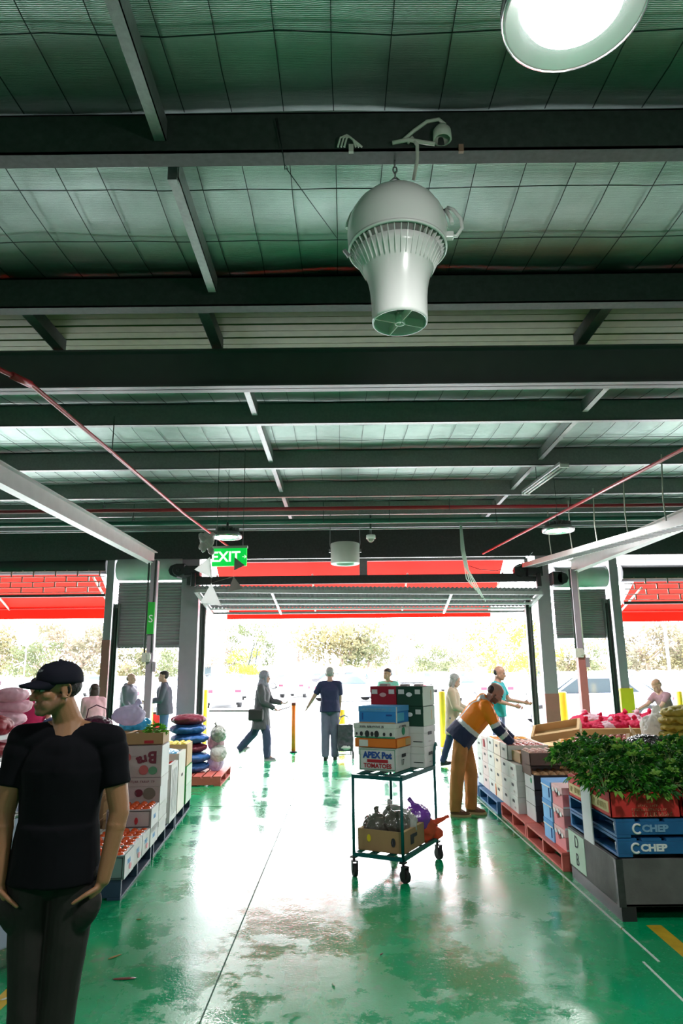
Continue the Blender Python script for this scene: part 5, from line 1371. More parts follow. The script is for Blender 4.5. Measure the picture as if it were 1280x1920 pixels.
def human(label, loc, rz, H=1.72, lean=4, side_lean=0, arms=None, legs=None, head_yaw=0, head_pitch=0, skin='tan', sc=(.52, .30, .20),
          hair=('dark', (.02, .015, .012)), hairstyle='short', top=None, bottom=None, shoes=None, vox=.010, girth=1.0, feet_z=0.0, palms=None, curls=(25, 25), wr=.006, beard=None, neck_pitch=0, pelvis_drop=0, fr=None, group=None, pockets=False, hdirs=None, hshift=(0, 0)):
    """arms: ((upper pitch, yaw), (fore pitch, yaw)) for R (-X) and L (+X); legs the same with thigh / shin"""
    t = thing('person', label, 'person', loc, rz, group); s = H / 1.75
    arms = arms or (((6, -40), (14, 0)), ((6, 40), (14, 0))); legs = legs or (((2, -80), (1, 0)), ((2, 80), (1, 0)))
    g = girth
    hip = V(0, 0, 0); J = {}
    an = []
    for i, sx in enumerate((-1, 1)):
        h = V(sx * .088 * s, 0, -.03 * s); k = h + dirv(*legs[i][0]) * .425 * s; a = k + dirv(*legs[i][1]) * .42 * s; J[sx] = [h, k, a]; an.append(a)
    dz = -min(a.z for a in an) + .092 * s + feet_z
    T = Matrix.Rotation(R(lean), 3, 'X') @ Matrix.Rotation(R(side_lean), 3, 'Y')   # forward lean = toward -Y
    base = V(0, 0, dz)
    for sx in (-1, 1): J[sx] = [p + base for p in J[sx]]
    hip = base
    def U(x, y, z): return hip + T @ V(x * s, y * s, z * s)
    neck = U(0, .012, .535); Mh = Matrix.Rotation(R(head_yaw), 3, 'Z') @ Matrix.Rotation(R(head_pitch), 3, 'X')
    Mh = (Matrix.Rotation(R(lean * .5), 3, 'X')) @ Mh
    hc = neck + (T @ V(0, -.01, .07) * .5 + V(0, -.02, .07) * .5) * s + Mh @ V(0, -.012, .072) * s
    hc = hc + V(hshift[0], hshift[1], 0)
    A = {}
    for i, sx in enumerate((-1, 1)):
        sh = U(sx * .178 * (1 + (g - 1) * .4), .008, .47); ud = dirv(arms[i][0][0], arms[i][0][1]); fd = dirv(arms[i][1][0], arms[i][1][1])
        e = sh + ud * .285 * s; w = e + fd * .255 * s; A[sx] = (sh, e, w, fd)
    # --- body
    f = MB(); head(f, hc, Mh, s)
    f.cap(hc + Mh @ V(0, .02, -.05) * s, neck, .052 * s, .058 * s); f.cone(neck + V(0, 0, .02), U(0, .01, .47), .058 * s, .085 * s)
    f.ell(U(0, 0, .33), (.158 * s * g, .105 * s * g, .17 * s), 18, rot=T); f.ell(U(0, 0, .14), (.14 * s * g, .10 * s * g, .14 * s), 18, rot=T); f.ell(U(0, .005, .0), (.155 * s * g, .105 * s * g, .12 * s), 18, rot=T)
    for i, sx in enumerate((-1, 1)):
        sh, e, w, fd = A[sx]
        f.cap(neck + V(0, 0, -.02), sh, .05 * s, .052 * s); f.cap(sh, e, .056 * s, .041 * s); f.ell(sh.lerp(e, .45), (.05 * s,) * 3)
        f.cap(e, w, .041 * s, .027 * s); f.ell(e.lerp(w, .22), (.0405 * s,) * 3)
        pn = V(*(palms[i] if palms else (-sx, 0, 0)))
        d = fd if not hdirs else V(*hdirs[i]).normalized()
        hand(f, w + d * .012 * s, d, pn, s, curls[i], side=1 if (d.cross((pn - d * pn.dot(d)).normalized())).dot(V(0, -1, .3)) > 0 else -1)
        h, k, a = J[sx]
        f.cap(h, k, .085 * s * g, .055 * s); f.cap(k, a, .052 * s, .036 * s); f.ell(k.lerp(a, .3) + V(0, .015, 0) * s, (.055 * s, .055 * s, .09 * s)); f.cap(a, a + V(0, -.10, -.05) * s, .03 * s, .028 * s)
    sm = skin_mat(skin, sc); br = mat('brow_' + hair[0], hair[1], .7); lip = skin_mat(skin + '_lip', tuple(c * k for c, k in zip(sc, (.75, .55, .55))))
    mats = [sm, lip, br]
    if beard: mats.append(skin_mat(skin + '_stubble', beard))
    b = organic(f, 'body', sm, t, vox, 4 if vox < .007 else 3)
    b.data.materials.clear(); [b.data.materials.append(m) for m in mats]
    face_paint(b, hc, Mh, s, 0, 1, None, 3 if beard else None)
    for sx in (-1, 1):
        s_keep = s; s = s * HS[0]
        eo = MB().ell(hc + Mh @ V(sx * .030 * s, -.080 * s, .006 * s), .0125 * s, 14).build('eye', mat('eye_white', (.55, .50, .47), .5, spec=.2), b)
        MB().ell(hc + Mh @ V((sx * .030 - .002) * s, -.0885 * s, .006 * s), .0062 * s, 10).build('iris', mat('dark_iris', (.02, .012, .01), .15), b)
        MB().tube([hc + Mh @ V(sx * a_ * s, -(b_ + .004) * s, c_ * s) for a_, b_, c_ in ((.012, .100, .021), (.026, .098, .027), (.040, .090, .027), (.050, .078, .020))], [.0035 * s, .0048 * s, .0042 * s, .002 * s], 6).build('eyebrow', br, b)
        # upper lid
        f = MB(); f.ell(hc + Mh @ V(sx * .030 * s, -.0795 * s, .0125 * s), (.0155 * s, .0125 * s, .0075 * s), 12, rot=Mh); f.ell(hc + Mh @ V(sx * .030 * s, -.0790 * s, -.0015 * s), (.0150 * s, .012 * s, .0050 * s), 12, rot=Mh); f.build('eyelid', sm, b); s = s_keep
    # --- hair
    hm = mat('hair_' + hair[0], hair[1], .6, var=.4, scale=40, bump=.4, bscale=120)
    def HP(x, y, z): return hc + Mh @ V(x * s * HS[0], y * s * HS[0], z * s * HS[0])
    f = MB()
    if hairstyle in ('short', 'bald'):
        top_ = .062 if hairstyle == 'short' else .02
        if hairstyle == 'short': f.ell(HP(0, .022, .058), (.081 * s, .094 * s, .078 * s), 20, rot=Mh); f.ell(HP(0, -.02, .075), (.066 * s, .07 * s, .05 * s), 16, rot=Mh)
        f.ell(HP(0, .05, .012), (.078 * s, .062 * s, .066 * s), 16, rot=Mh)
    elif hairstyle == 'cropped':
        f.ell(HP(0, .035, .015), (.0795 * s * HS[0], .080 * s * HS[0], .058 * s * HS[0]), 20, rot=Mh)
    elif hairstyle == 'long':
        f.ell(HP(0, .025, .055), (.092 * s, .10 * s, .085 * s), 18, rot=Mh); f.ell(HP(0, .05, -.05), (.092 * s, .06 * s, .12 * s), 16, rot=Mh)
        for sx in (-1, 1): f.cap(HP(sx * .08, -.0, .03), HP(sx * .078, -.01, -.15), .028 * s, .022 * s)
    elif hairstyle == 'hood':
        f.ell(HP(0, .02, .035), (.10 * s, .112 * s, .108 * s), 20, rot=Mh); f.ell(HP(0, .04, -.06), (.092 * s, .08 * s, .09 * s), 16, rot=Mh); f.cone(HP(0, .03, -.05), neck + V(0, .0, -.03), .085 * s, .13 * s)
        for sx in (-1, 1): f.cap(HP(sx * .076, -.04, .04), HP(sx * .07, -.04, -.09), .02 * s, .022 * s)
        f.cap(HP(-.05, -.05, .1), HP(.05, -.05, .1), .02 * s, .02 * s)
    if hairstyle != 'cap' and f.v: organic(f, 'head_scarf' if hairstyle == 'hood' else 'hair', hm, t, min(vox, .008), 3, .003 if hairstyle != 'hood' else .006, 60)
    # --- clothes
    J_ = dict(J=J, A=A, U=U, T=T, neck=neck, hc=hc, Mh=Mh, s=s, g=g, hip=hip, t=t, HP=HP)
    if bottom:
        m, rk, nm = bottom; f = MB()
        f.ell(U(0, .005, .0), (.164 * s * g, .116 * s * g, .11 * s), 18, rot=T); f.cone(U(0, 0, -.02), U(0, 0, .09), .15 * s * g, .145 * s * g, 22, sq=((0, 1, 0), .74))
        for sx in (-1, 1):
            h, k, a = J[sx]; k2 = k + V(0, 0, 0)
            f.cone(h, k, .092 * s * g, .070 * s * rk, 20); f.ell(h, .090 * s * g, 16); f.ell(k, .070 * s * rk, 16); e = a + (a - k).normalized() * .035 * s
            f.cone(k, e, .070 * s * rk, .056 * s * rk, 20)
        if pockets:
            for i, sx in enumerate((-1, 1)):
                w_ = A[sx][2]; hd = V(*hdirs[i]).normalized(); c_ = w_ + hd * .132 * s; q_ = Matrix((hd.orthogonal().normalized(), hd.cross(hd.orthogonal().normalized()), hd)).transposed()
                f.ell(c_, (.052 * s, .052 * s, .090 * s), 16, rot=q_)
            f.ell(U(0, 0, -.06), (.10 * s, .085 * s, .09 * s), 14)
        organic(f, nm, m, t, vox, 5, wr, 9, (1, 1, .55), seed=1)
    if top: top(J_, vox, wr)
    if shoes:
        m, so, p1, p2 = shoes
        for sx, pt in ((-1, p1), (1, p2)):
            h, k, a = J[sx]; shoe(t, a, V(math.sin(R((fr or (0, 0))[0 if sx < 0 else 1])), -math.cos(R((fr or (0, 0))[0 if sx < 0 else 1])), 0), m, so, s, pt)
    return t, J_


def tshirt(m, hem=-.06, sleeve=.62, name='t_shirt', loose=1.0, neckr=.075):
    def mk(j, vox, wr):
        U, T, s, g = j['U'], j['T'], j['s'], j['g'] * loose; f = MB()
        f.cone(U(0, 0, hem), U(0, 0, .15), .184 * s * g, .164 * s * g, 28, sq=(T @ V(0, 1, 0), .80)); f.cone(U(0, 0, .15), U(0, 0, .36), .160 * s * g, .178 * s * g, 28, sq=(T @ V(0, 1, 0), .74))
        f.ell(U(0, 0, .35), (.178 * s * g, .130 * s * g, .16 * s), 20, rot=T); f.ell(U(0, -.02, .36), (.13 * s * g, .115 * s * g, .1 * s), 16, rot=T); f.cone(U(0, .014, .43), U(0, .008, .525), .132 * s, neckr * s, 20, sq=(T @ V(0, 1, 0), .84)); f.ell(U(0, -.02, .43), (.12 * s, .092 * s, .07 * s), 16)
        for sx in (-1, 1):
            sh, e, w, fd = j['A'][sx]; f.cap(U(sx * .055, .012, .485), sh, .062 * s, .064 * s)
            q = sh.lerp(e, sleeve) if sleeve <= 1 else e
            f.ell(sh.lerp(e, .18), .068 * s, 16); f.cone(sh.lerp(e, .1), q, .066 * s, .060 * s * loose, 18)
            if sleeve > 1: f.ell(e, .056 * s * loose, 14); f.cone(e, e.lerp(w, sleeve - 1), .056 * s * loose, .044 * s * loose, 18)
        organic(f, name, m, j['t'], vox, 26 if vox < .007 else 5, wr, 8, (1, 1, .6), seed=3)
    return mk


def jacket(m, hem=-.16, loose=1.12, coll=True, name='jacket', hood=None, flare=1.0):
    def mk(j, vox, wr):
        tshirt(m, hem * .4, 1.93, name, loose, .085)(j, vox, wr) if False else None
        U, T, s, g = j['U'], j['T'], j['s'], j['g'] * loose; f = MB()
        hz = j['hip'] + (T @ V(0, 0, max(hem, -.12)) if hem > -.2 else V(0, 0, hem)) * s
        f.cone(hz, U(0, 0, .10), .185 * s * g * flare, .170 * s * g, 28, sq=((0, 1, 0), .8)); f.cone(U(0, 0, .10), U(0, 0, .36), .170 * s * g, .182 * s * g, 28, sq=(T @ V(0, 1, 0), .76))
        f.ell(U(0, 0, .10), (.17 * s * g, .135 * s * g, .1 * s), 18, rot=T); f.ell(U(0, 0, .35), (.182 * s * g, .138 * s * g, .17 * s), 20, rot=T); f.cone(U(0, .014, .43), U(0, .01, .56), .115 * s, .080 * s, 20, sq=(T @ V(0, 1, 0), .9))
        for sx in (-1, 1):
            sh, e, w, fd = j['A'][sx]; f.cap(U(sx * .05, .01, .48), sh, .066 * s, .073 * s)
            f.cone(sh, e, .075 * s, .062 * s, 18); f.ell(e, .062 * s, 14); f.cone(e, w, .062 * s, .045 * s, 18)
        organic(f, name, m, j['t'], vox, 3, wr, 8, (1, 1, .6), seed=4)
        if hood:
            f = MB(); f.ell(U(0, .085, .52), (.10 * s, .06 * s, .07 * s), 16, rot=T); f.cap(U(-.08, .03, .51), U(.08, .03, .51), .04 * s, .04 * s); organic(f, 'hood', hood, j['t'], vox, 3, .006, 20)
    return mk


C_blk = mat('black_cotton', (.005, .005, .007), .9, var=.3, scale=12, spec=.12); C_trs = mat('charcoal_trouser_cloth', (.022, .020, .018), .75, var=.35, scale=8, spec=.25)
C_navy = mat('navy_cotton', (.014, .016, .065), .8, var=.2); C_slate = mat('slate_trousers', (.13, .13, .20), .8, var=.3); C_greyj = mat('grey_jacket_cloth', (.17, .175, .22), .8, var=.25)
C_coat = mat('dark_grey_coat_cloth', (.075, .075, .085), .8, var=.35); C_jean = mat('blue_denim', (.10, .16, .32), .8, var=.3); C_jeand = mat('dark_denim', (.035, .045, .12), .8, var=.3)
C_brown = mat('tan_work_trousers', (.50, .20, .055), .8, var=.25); C_boot = mat('brown_boot_leather', (.16, .06, .025), .5, var=.3); C_gum = mat('tan_rubber_sole', (.55, .38, .2), .7)
C_teal = mat('teal_cotton', (.02, .36, .40), .8); C_mintc = mat('mint_cotton', (.25, .62, .52), .8); C_beige = mat('beige_coat_cloth', (.48, .36, .26), .8); C_magenta = mat('crimson_cotton', (.62, .02, .13), .8, var=.25)
C_pinkc = mat('pale_pink_cloth', (.80, .42, .48), .8, var=.3); C_hiv = mat('hi_vis_orange', (1.0, .25, .0), .6, var=.08); C_refl = mat('reflective_tape', (.66, .68, .70), .35, .2); C_nv = mat('navy_work_cloth', (.012, .02, .075), .7, var=.3)
S_dk = (mat('black_shoe', (.02, .02, .02), .4), mat('dark_sole', (.03, .03, .03), .7)); S_gr = (mat('grey_shoe', (.25, .22, .26), .6), mat('white_sole', (.6, .6, .6), .6))

# ---- the near man in black
mp = W(112, 1500, Y=2.98); HS[0] = .89
near, j = human('man in a black cap and black T-shirt standing near, hands in pockets', (mp.x, 2.98, 0), R(6), H=1.72, lean=1, side_lean=1.5, head_yaw=-52, head_pitch=3,
      arms=(((9, -80), (10, 25)), ((12, 72), (12, -50))), legs=(((3, 75), (2, 80)), ((4, -60), (3, -75))), sc=(.33, .155, .075), skin='olive', beard=(.235, .115, .06), hair=('black', (.015, .012, .012)), hairstyle='cropped',
      bottom=(C_trs, 1.0, 'trousers'), top=tshirt(C_blk, -.07, .64, 't_shirt', .97, .072), shoes=(*S_dk, 0, 0), vox=.0044, wr=.0035, palms=((1, .2, 0), (-1, .2, 0)), curls=(10, 10), girth=1.02, fr=(-12, 12),
      pockets=True, hshift=(-.035, -.02), hdirs=((.42, .06, -.9), (-.50, .06, -.86)))
print('WRIST', j['A'][-1][2], j['A'][1][2], 'hip', j['hip'])
f = MB(); HP, s, Mh = j['HP'], j['s'], j['Mh']
vs = []; n = 40; rings = 12
for i in range(rings + 1):
    a = (PI / 2) * i / rings
    for k in range(n):
        b = 2 * PI * k / n; x = .090 * math.cos(a) * math.cos(b); y = .012 + .110 * math.cos(a) * math.sin(b); z = .046 + .092 * math.sin(a) ** .9 + (.006 * (y < -.05))
        vs.append(HP(x, y, z))
vs.append(HP(0, .012, .14)); fs = [(i * n + k, i * n + (k + 1) % n, (i + 1) * n + (k + 1) % n, (i + 1) * n + k) for i in range(rings) for k in range(n)]
lower = [HP(.090 * math.cos(2 * PI * k / n), .012 + .110 * math.sin(2 * PI * k / n), .030) for k in range(n)]
o0 = len(vs); vs += lower; fs += [(o0 + k, o0 + (k + 1) % n, (k + 1) % n, k) for k in range(n)]
M_cap = mat('black_cap_cloth', (.006, .006, .014), .8, var=.2, spec=.2)
cap = f.add(vs, fs, smooth=True).build('cap', M_cap, near); so = cap.modifiers.new('s', 'SOLIDIFY'); so.thickness = .004; so.offset = -1
f = MB(); vs = []
for jx in range(13):
    u = -1 + 2 * jx / 12
    for k in range(7):
        v = k / 6; x = u * (.078 - .014 * v * v); y0_ = .012 - .110 * math.sqrt(max(0, 1 - (x / .090) ** 2)) ; y = y0_ + .01 - v * (.082 * math.sqrt(max(.0, 1 - abs(u) ** 2.6)) + .006); z = .054 - .034 * u * u * (.4 + .6 * v) - .016 * v
        vs.append(HP(x, y, z))
f.add(vs, [(a * 7 + b, a * 7 + b + 1, (a + 1) * 7 + b + 1, (a + 1) * 7 + b) for a in range(12) for b in range(6)], smooth=True)
br = f.build('brim', M_cap, cap); so = br.modifiers.new('s', 'SOLIDIFY'); so.thickness = .009
f = MB(); M_lg = mat('grey_logo', (.16, .17, .18), .5)
for sgn in (1, -1):
    pts = []
    for k in range(9):
        a = R(-62 + 124 * k / 8); x = .018 * math.sin(a) + .010; z = .094 + sgn * (.012 - .016 * math.cos(a)); ca = max(.1, 1 - ((z - .046) / .092) ** 2.22); y = .012 - .110 * math.sqrt(ca - (x / .09) ** 2) - .002; pts.append(HP(x, y, z))
    f.tube(pts, .0026, 6)
f.build('cap_logo', M_lg, cap); MB().ell(HP(0, .012, .139), (.008 * s, .008 * s, .005 * s), 10).build('cap_button', M_cap, cap)

HS[0] = 1.0
# ---- woman with head scarf walking left to right
p = W(488, 1425, Z=0)
w1, j = human('person in a grey head scarf and long dark coat walking right', (p.x, p.y, 0), R(80), H=1.70, lean=5, arms=(((12, 0), (60, 25)), ((22, 10), (80, -10))), legs=(((20, 10), (2, 0)), ((-24, 0), (-42, 0))),
      hair=('grey_scarf', (.22, .22, .27)), hairstyle='hood', sc=(.45, .25, .20), bottom=(mat('dark_blue_trousers', (.05, .06, .13), .8), 1.25, 'trousers'), top=jacket(C_coat, -.34, 1.08, name='coat', flare=1.22), shoes=(*S_gr, 0, -28), girth=.98, wr=.012, palms=((0, 0, -1), (0, 0, -1)), curls=(45, 45))
f = MB(); U = j['U']; f.box((0, 0, 0), (.10, .30, .22)); o = f.build('shoulder_bag', mat('black_bag_cloth', (.02, .02, .02), .6), w1, loc=U(-.22, .04, -.06), rot=(0, 0, 0), bevel=.03)
MB().tube([U(-.23, .10, .03), U(-.19, .07, .3), U(-.12, .05, .53), U(-.18, -.04, .35), U(-.23, -.04, .03)], .012, 6).build('strap', mat('pale_strap', (.5, .5, .55), .6), o)

# ---- man in navy walking away with a shopping trolley
p = W(619, 1425, Z=0)
w2, j = human('man in a navy polo and slate trousers walking away', (p.x, p.y, 0), R(176), H=1.73, lean=2, arms=(((10, -20), (12, 20)), ((32, 75), (38, 60))), legs=(((3, 0), (1, 0)), ((-4, 0), (-9, 0))), hair=('grey', (.30, .28, .28)),
      bottom=(C_slate, 1.22, 'trousers'), top=tshirt(C_navy, -.06, .72, 'polo_shirt', 1.08, .078), shoes=(*S_dk, 0, -8), girth=1.04, wr=.008, curls=(70, 18))
hw_ = near.matrix_world
wr_ = w2.matrix_basis @ j['A'][-1][2] if False else Matrix.Translation(w2.location) @ Matrix.Rotation(R(176), 4, 'Z') @ j['A'][-1][2]
tx = V(wr_.x + .10, wr_.y - .12, 0)
t = thing('shopping_trolley_bag', 'dark two-wheeled shopping bag pulled by the man in navy', 'shopping trolley', tx, R(8))
f = MB()
for sx in (-.13, .13): f.tube([(sx, .10, .08), (sx, .06, .62), (sx * .5, .04, .80)], .009, 6)
f.tube([(-.065, .04, .80), (0, .04, .83), (.065, .04, .80)], .014, 8); f.tube([(-.16, .10, .09), (.16, .10, .09)], .008, 6); f.tube([(-.13, -.12, .06), (-.13, .09, .20)], .008, 6); f.tube([(.13, -.12, .06), (.13, .09, .20)], .008, 6); f.build('frame', M_steel, t)
for sx in (-.17, .17): MB().tube([(sx - .012, .10, .085), (sx + .012, .10, .085)], .085, 20).build('wheel', M_blk, t)
f = MB(); f.box((0, -.02, .44), (.30, .20, .44)); f.box((0, -.04, .24), (.28, .22, .12)); bg_ = organic(f, 'bag', mat('dark_shopping_bag', (.05, .05, .065), .5, var=.6, scale=10), t, .012, 5, .012, 12)
f = MB(); f.ell((0, -.06, .24), (.14, .13, .06), 12); organic(f, 'white_bundle', mat('white_bundle', (.6, .6, .58), .6), t, .012, 2, .01, 20)

# ---- worker in orange
p = W(877, 1530, Z=0)
w3, j = human('man in an orange and navy work jacket bending over the cartons', (p.x - .02, p.y + .05, 0), R(80), H=1.67, lean=42, head_pitch=22, head_yaw=0, arms=(((26, 0), (42, 6)), ((30, 4), (46, 0))), legs=(((-10, 0), (-6, 0)), ((12, 0), (-2, 0))),
      hair=('dark', (.03, .02, .02)), hairstyle='bald', sc=(.50, .27, .18), bottom=(C_brown, 1.22, 'trousers'), top=None, shoes=(C_boot, C_gum, 0, 0), girth=1.08, wr=.009, vox=.0085, palms=((0, 0, -1), (0, 0, -1)), curls=(35, 35), beard=(.14, .08, .06))


def vest(j, vox):
    U, T, s, g = j['U'], j['T'], j['s'], j['g'] * 1.12; t = j['t']; f = MB()
    f.cone(U(0, 0, -.09), U(0, 0, .10), .185 * s * g, .175 * s * g, 28, sq=(T @ V(0, 1, 0), .82)); f.cone(U(0, 0, .10), U(0, 0, .36), .175 * s * g, .180 * s * g, 28, sq=(T @ V(0, 1, 0), .78)); f.ell(U(0, 0, .35), (.182 * s * g, .14 * s * g, .17 * s), 20, rot=T); f.cone(U(0, .01, .44), U(0, .01, .55), .13 * s, .085 * s, 20)
    for sx in (-1, 1):
        sh, e, w, fd = j['A'][sx]; f.cap(U(sx * .05, .01, .48), sh, .068 * s, .076 * s); f.cone(sh, e, .078 * s, .066 * s, 18); f.ell(e, .066 * s, 14); f.cone(e, w, .066 * s, .05 * s, 18)
    f.ell(U(0, .095, .50), (.12 * s, .055 * s, .085 * s), 16, rot=T); f.cap(U(-.08, .04, .51), U(.08, .04, .51), .045 * s, .045 * s)
    o = organic(f, 'work_jacket', C_hiv, t, vox, 3, .008, 8, seed=6); me = o.data; me.materials.clear(); [me.materials.append(m) for m in (C_hiv, C_nv, C_refl)]
    Ti = T.inverted(); hip = j['hip']
    for p_ in me.polygons:
        q = Ti @ (p_.center - hip) / s; mi = 0
        onarm = None
        for sx in (-1, 1):
            sh, e, w, fd = j['A'][sx]
            for (a, b, part) in ((sh, e, 0), (e, w, 1)):
                ab = b - a; u = (p_.center - a).dot(ab) / ab.length_squared; dd = (p_.center - (a + ab * max(0, min(1, u)))).length
                if dd < .082 * s and u > .15 and (onarm is None or dd < onarm[2]): onarm = (part, u, dd)
        if onarm and not (onarm[0] == 0 and onarm[1] < .3):
            part, u, _ = onarm
            if part == 0: mi = 2 if u > .80 and u < .97 else (1 if u >= .97 else 0)
            else: mi = 2 if .38 < u < .58 else 1
        else:
            if q.z < .10: mi = 1
            elif q.z < .155: mi = 2
            elif q.y > .0 and .075 < abs(q.x) < .115: mi = 2
        p_.material_index = mi
    return o


vest(j, .0085)

# ---- people outside and at the side bays
def outside(label, px, py_head, Y, H, rz, **k):
    p = W(px, py_head, Y=Y); z = p.z - H
    return human(label, (p.x, Y, 0), rz, H=H, feet_z=0, vox=.013, **k)


outside('man in a grey hooded jacket facing right by the left pole', 243, 1262, 15.0, 1.66, R(75), skin='pale', sc=(.60, .36, .28), hair=('light_brown', (.25, .15, .10)), hairstyle='bald', bottom=(C_slate, 1.1, 'trousers'), top=jacket(C_greyj, -.16, 1.15, hood=C_greyj), shoes=(*S_dk, 0, 0), arms=(((8, 0), (40, 0)), ((8, 0), (45, 0))), girth=1.1, lean=3)
outside('man in a dark jacket holding a cup, facing left beside the pole', 312, 1256, 15.0, 1.70, R(-78), skin='pale', sc=(.60, .36, .28), hair=('dark', (.03, .02, .02)), bottom=(C_jean, 1.1, 'jeans'), top=jacket(mat('charcoal_jacket', (.10, .10, .14), .8), -.16, 1.12), shoes=(*S_dk, 0, 0), arms=(((14, 0), (85, 10)), ((14, 0), (80, -10))), girth=1.1)
outside('man in a teal shirt standing behind the orange worker', 928, 1250, 12.3, 1.72, R(60), skin='mid', sc=(.45, .24, .17), hair=('dark', (.03, .02, .02)), hairstyle='bald', bottom=(mat('lilac_trousers', (.28, .28, .55), .8), 1.1, 'trousers'), top=tshirt(C_teal, -.06, .7), shoes=(*S_dk, 0, 0), arms=(((15, 0), (75, 10)), ((25, 20), (80, 10))), head_pitch=10)
outside('man in a mint shirt behind the trolley cartons', 727, 1252, 15.2, 1.70, R(-15), skin='mid', sc=(.45, .24, .17), hair=('dark', (.03, .02, .02)), bottom=(C_slate, 1.1, 'trousers'), top=tshirt(C_mintc, -.06, .7, 'shirt'), shoes=(*S_dk, 0, 0), head_yaw=-30)
outside('woman with long grey hair in a beige coat beside the yellow post', 845, 1270, 12.7, 1.60, R(70), skin='pale', sc=(.60, .36, .28), hair=('silver', (.32, .31, .30)), hairstyle='long', bottom=(C_jeand, 1.05, 'jeans'), top=jacket(C_beige, -.34, 1.0, name='coat', flare=1.08), shoes=(*S_dk, 0, -10), arms=(((12, 0), (60, 10)), ((14, 0), (70, 0))), legs=(((14, 0), (2, 0)), ((-14, 0), (-20, 0))), head_pitch=18)
outside('person in a crimson T-shirt with backpack strap at the far left', 70, 1262, 9.8, 1.62, R(20), skin='mid', sc=(.50, .27, .18), hair=('dark', (.03, .02, .02)), bottom=(C_jeand, 1.1, 'jeans'), top=tshirt(C_magenta, -.1, .75, 't_shirt', 1.1), shoes=(*S_dk, 0, 0), head_pitch=30, arms=(((8, -60), (10, -10)), ((10, 40), (60, 0))))
outside('child sized person in pink with dark hair right of the near man', 178, 1283, 12.6, 1.48, R(-160), skin='pale', sc=(.60, .36, .28), hair=('dark_brown', (.04, .02, .015)), hairstyle='long', bottom=(C_jean, 1.1, 'jeans'), top=jacket(C_pinkc, -.12, 1.15), shoes=(*S_dk, 0, 0))
outside('person in a mauve top leaning at the far right edge', 1250, 1290, 12.5, 1.5, R(-70), skin='pale', sc=(.70, .42, .30), hair=('sandy', (.45, .28, .18)), bottom=(C_jean, 1.1, 'jeans'), top=tshirt(mat('mauve_cotton', (.38, .22, .26), .8), -.1, .7), shoes=(*S_dk, 0, 0), lean=22, arms=(((50, 0), (70, 0)), ((45, 0), (70, 0))), head_pitch=20)
outside('tiny pedestrian in a blue-grey top far out in the car park', 699, 1258, 110, 1.72, R(10), skin='mid', sc=(.45, .24, .17), bottom=(C_jeand, 1.1, 'jeans'), top=tshirt(C_slate, -.06, .9), hairstyle='short')
outside('tiny pedestrian in teal beside the blue-grey one in the car park', 710, 1257, 100, 1.72, R(30), skin='mid', sc=(.45, .24, .17), bottom=(C_jeand, 1.1, 'jeans'), top=tshirt(C_teal, -.06, .9), hairstyle='short')
# ================================================================ outside: posts, cars, trees
def post(px, pyt, Y, r, m, label, h=None):
    p = W(px, pyt, Y=Y); t = thing('bollard', label, 'bollard', (p.x, Y, 0)); h = h or p.z
    MB().tube([(0, 0, 0), (0, 0, h - r * .3), (0, 0, h)], [r, r, r * .75], 20).build('post', m, t)
    return t


t = thing('retractable_barrier_post', 'slim orange barrier post standing in the doorway', 'barrier post', (W(550, 1400, Y=15.3).x, 15.3, 0)); zz = W(550, 1317, Y=15.3).z
MB().tube([(0, 0, .03), (0, 0, zz - .05)], .045, 20).build('post', M_ora, t); MB().tube([(0, 0, zz - .06), (0, 0, zz)], .052, 20).build('black_head', mat('dark_red_head', (.18, .03, .02), .5), t); MB().lathe([(0, .03), (.08, .03), (.085, 0), (0, 0)], 24).build('base', M_dark, t)
a = W(545, 1325, Y=15.3); f = MB(); f.tube([a, W(525, 1331, Y=15.25), W(512, 1333, Y=15.1)], .012, 5); tag(f.build('barrier_strap', M_dark), 'short dark strap pulled from the orange barrier post', 'strap')
a = W(392, 1333, Y=15.8); c = W(470, 1333, Y=15.8); f = MB(); f.tube([a, c], .022, 6); tag(f.build('barrier_rail', M_dsteel), 'dark low rail left of the doorway outside', 'rail')
post(384, 1293, 16.1, .075, M_yel, 'yellow bollard left of the central doorway')
post(828, 1296, 16.1, .085, M_yel, 'yellow bollard behind the woman in beige')
post(1053, 1297, 16.1, .10, M_yel, 'yellow bollard right of the red based column')
post(640, 1330, 16.5, .09, M_yel, 'yellow bollard behind the man in navy')
post(1272, 1296, 16.1, .07, M_yel, 'yellow bollard at the far right')
post(872 - 590, 1300, 16.1, .08, M_yel, 'yellow bollard behind the left pole')
t = thing('litter_bin', 'red and black bin outside behind the left pole', 'bin', (W(283, 1330, Y=16.6).x, 16.6, 0)); MB().b2((-.30, -.2, 0), (.30, .2, .8)).build('bin_body', K_black, t, bevel=.02); MB().b2((-.31, -.21, .45), (.31, .21, .75)).build('red_panel', K_redb, t)

GL = mat('dark_car_glass', (.06, .08, .09), .08, var=.1); RUB = M_blk; ALL = mat('alloy_wheel', (.62, .63, .65), .3, .6)


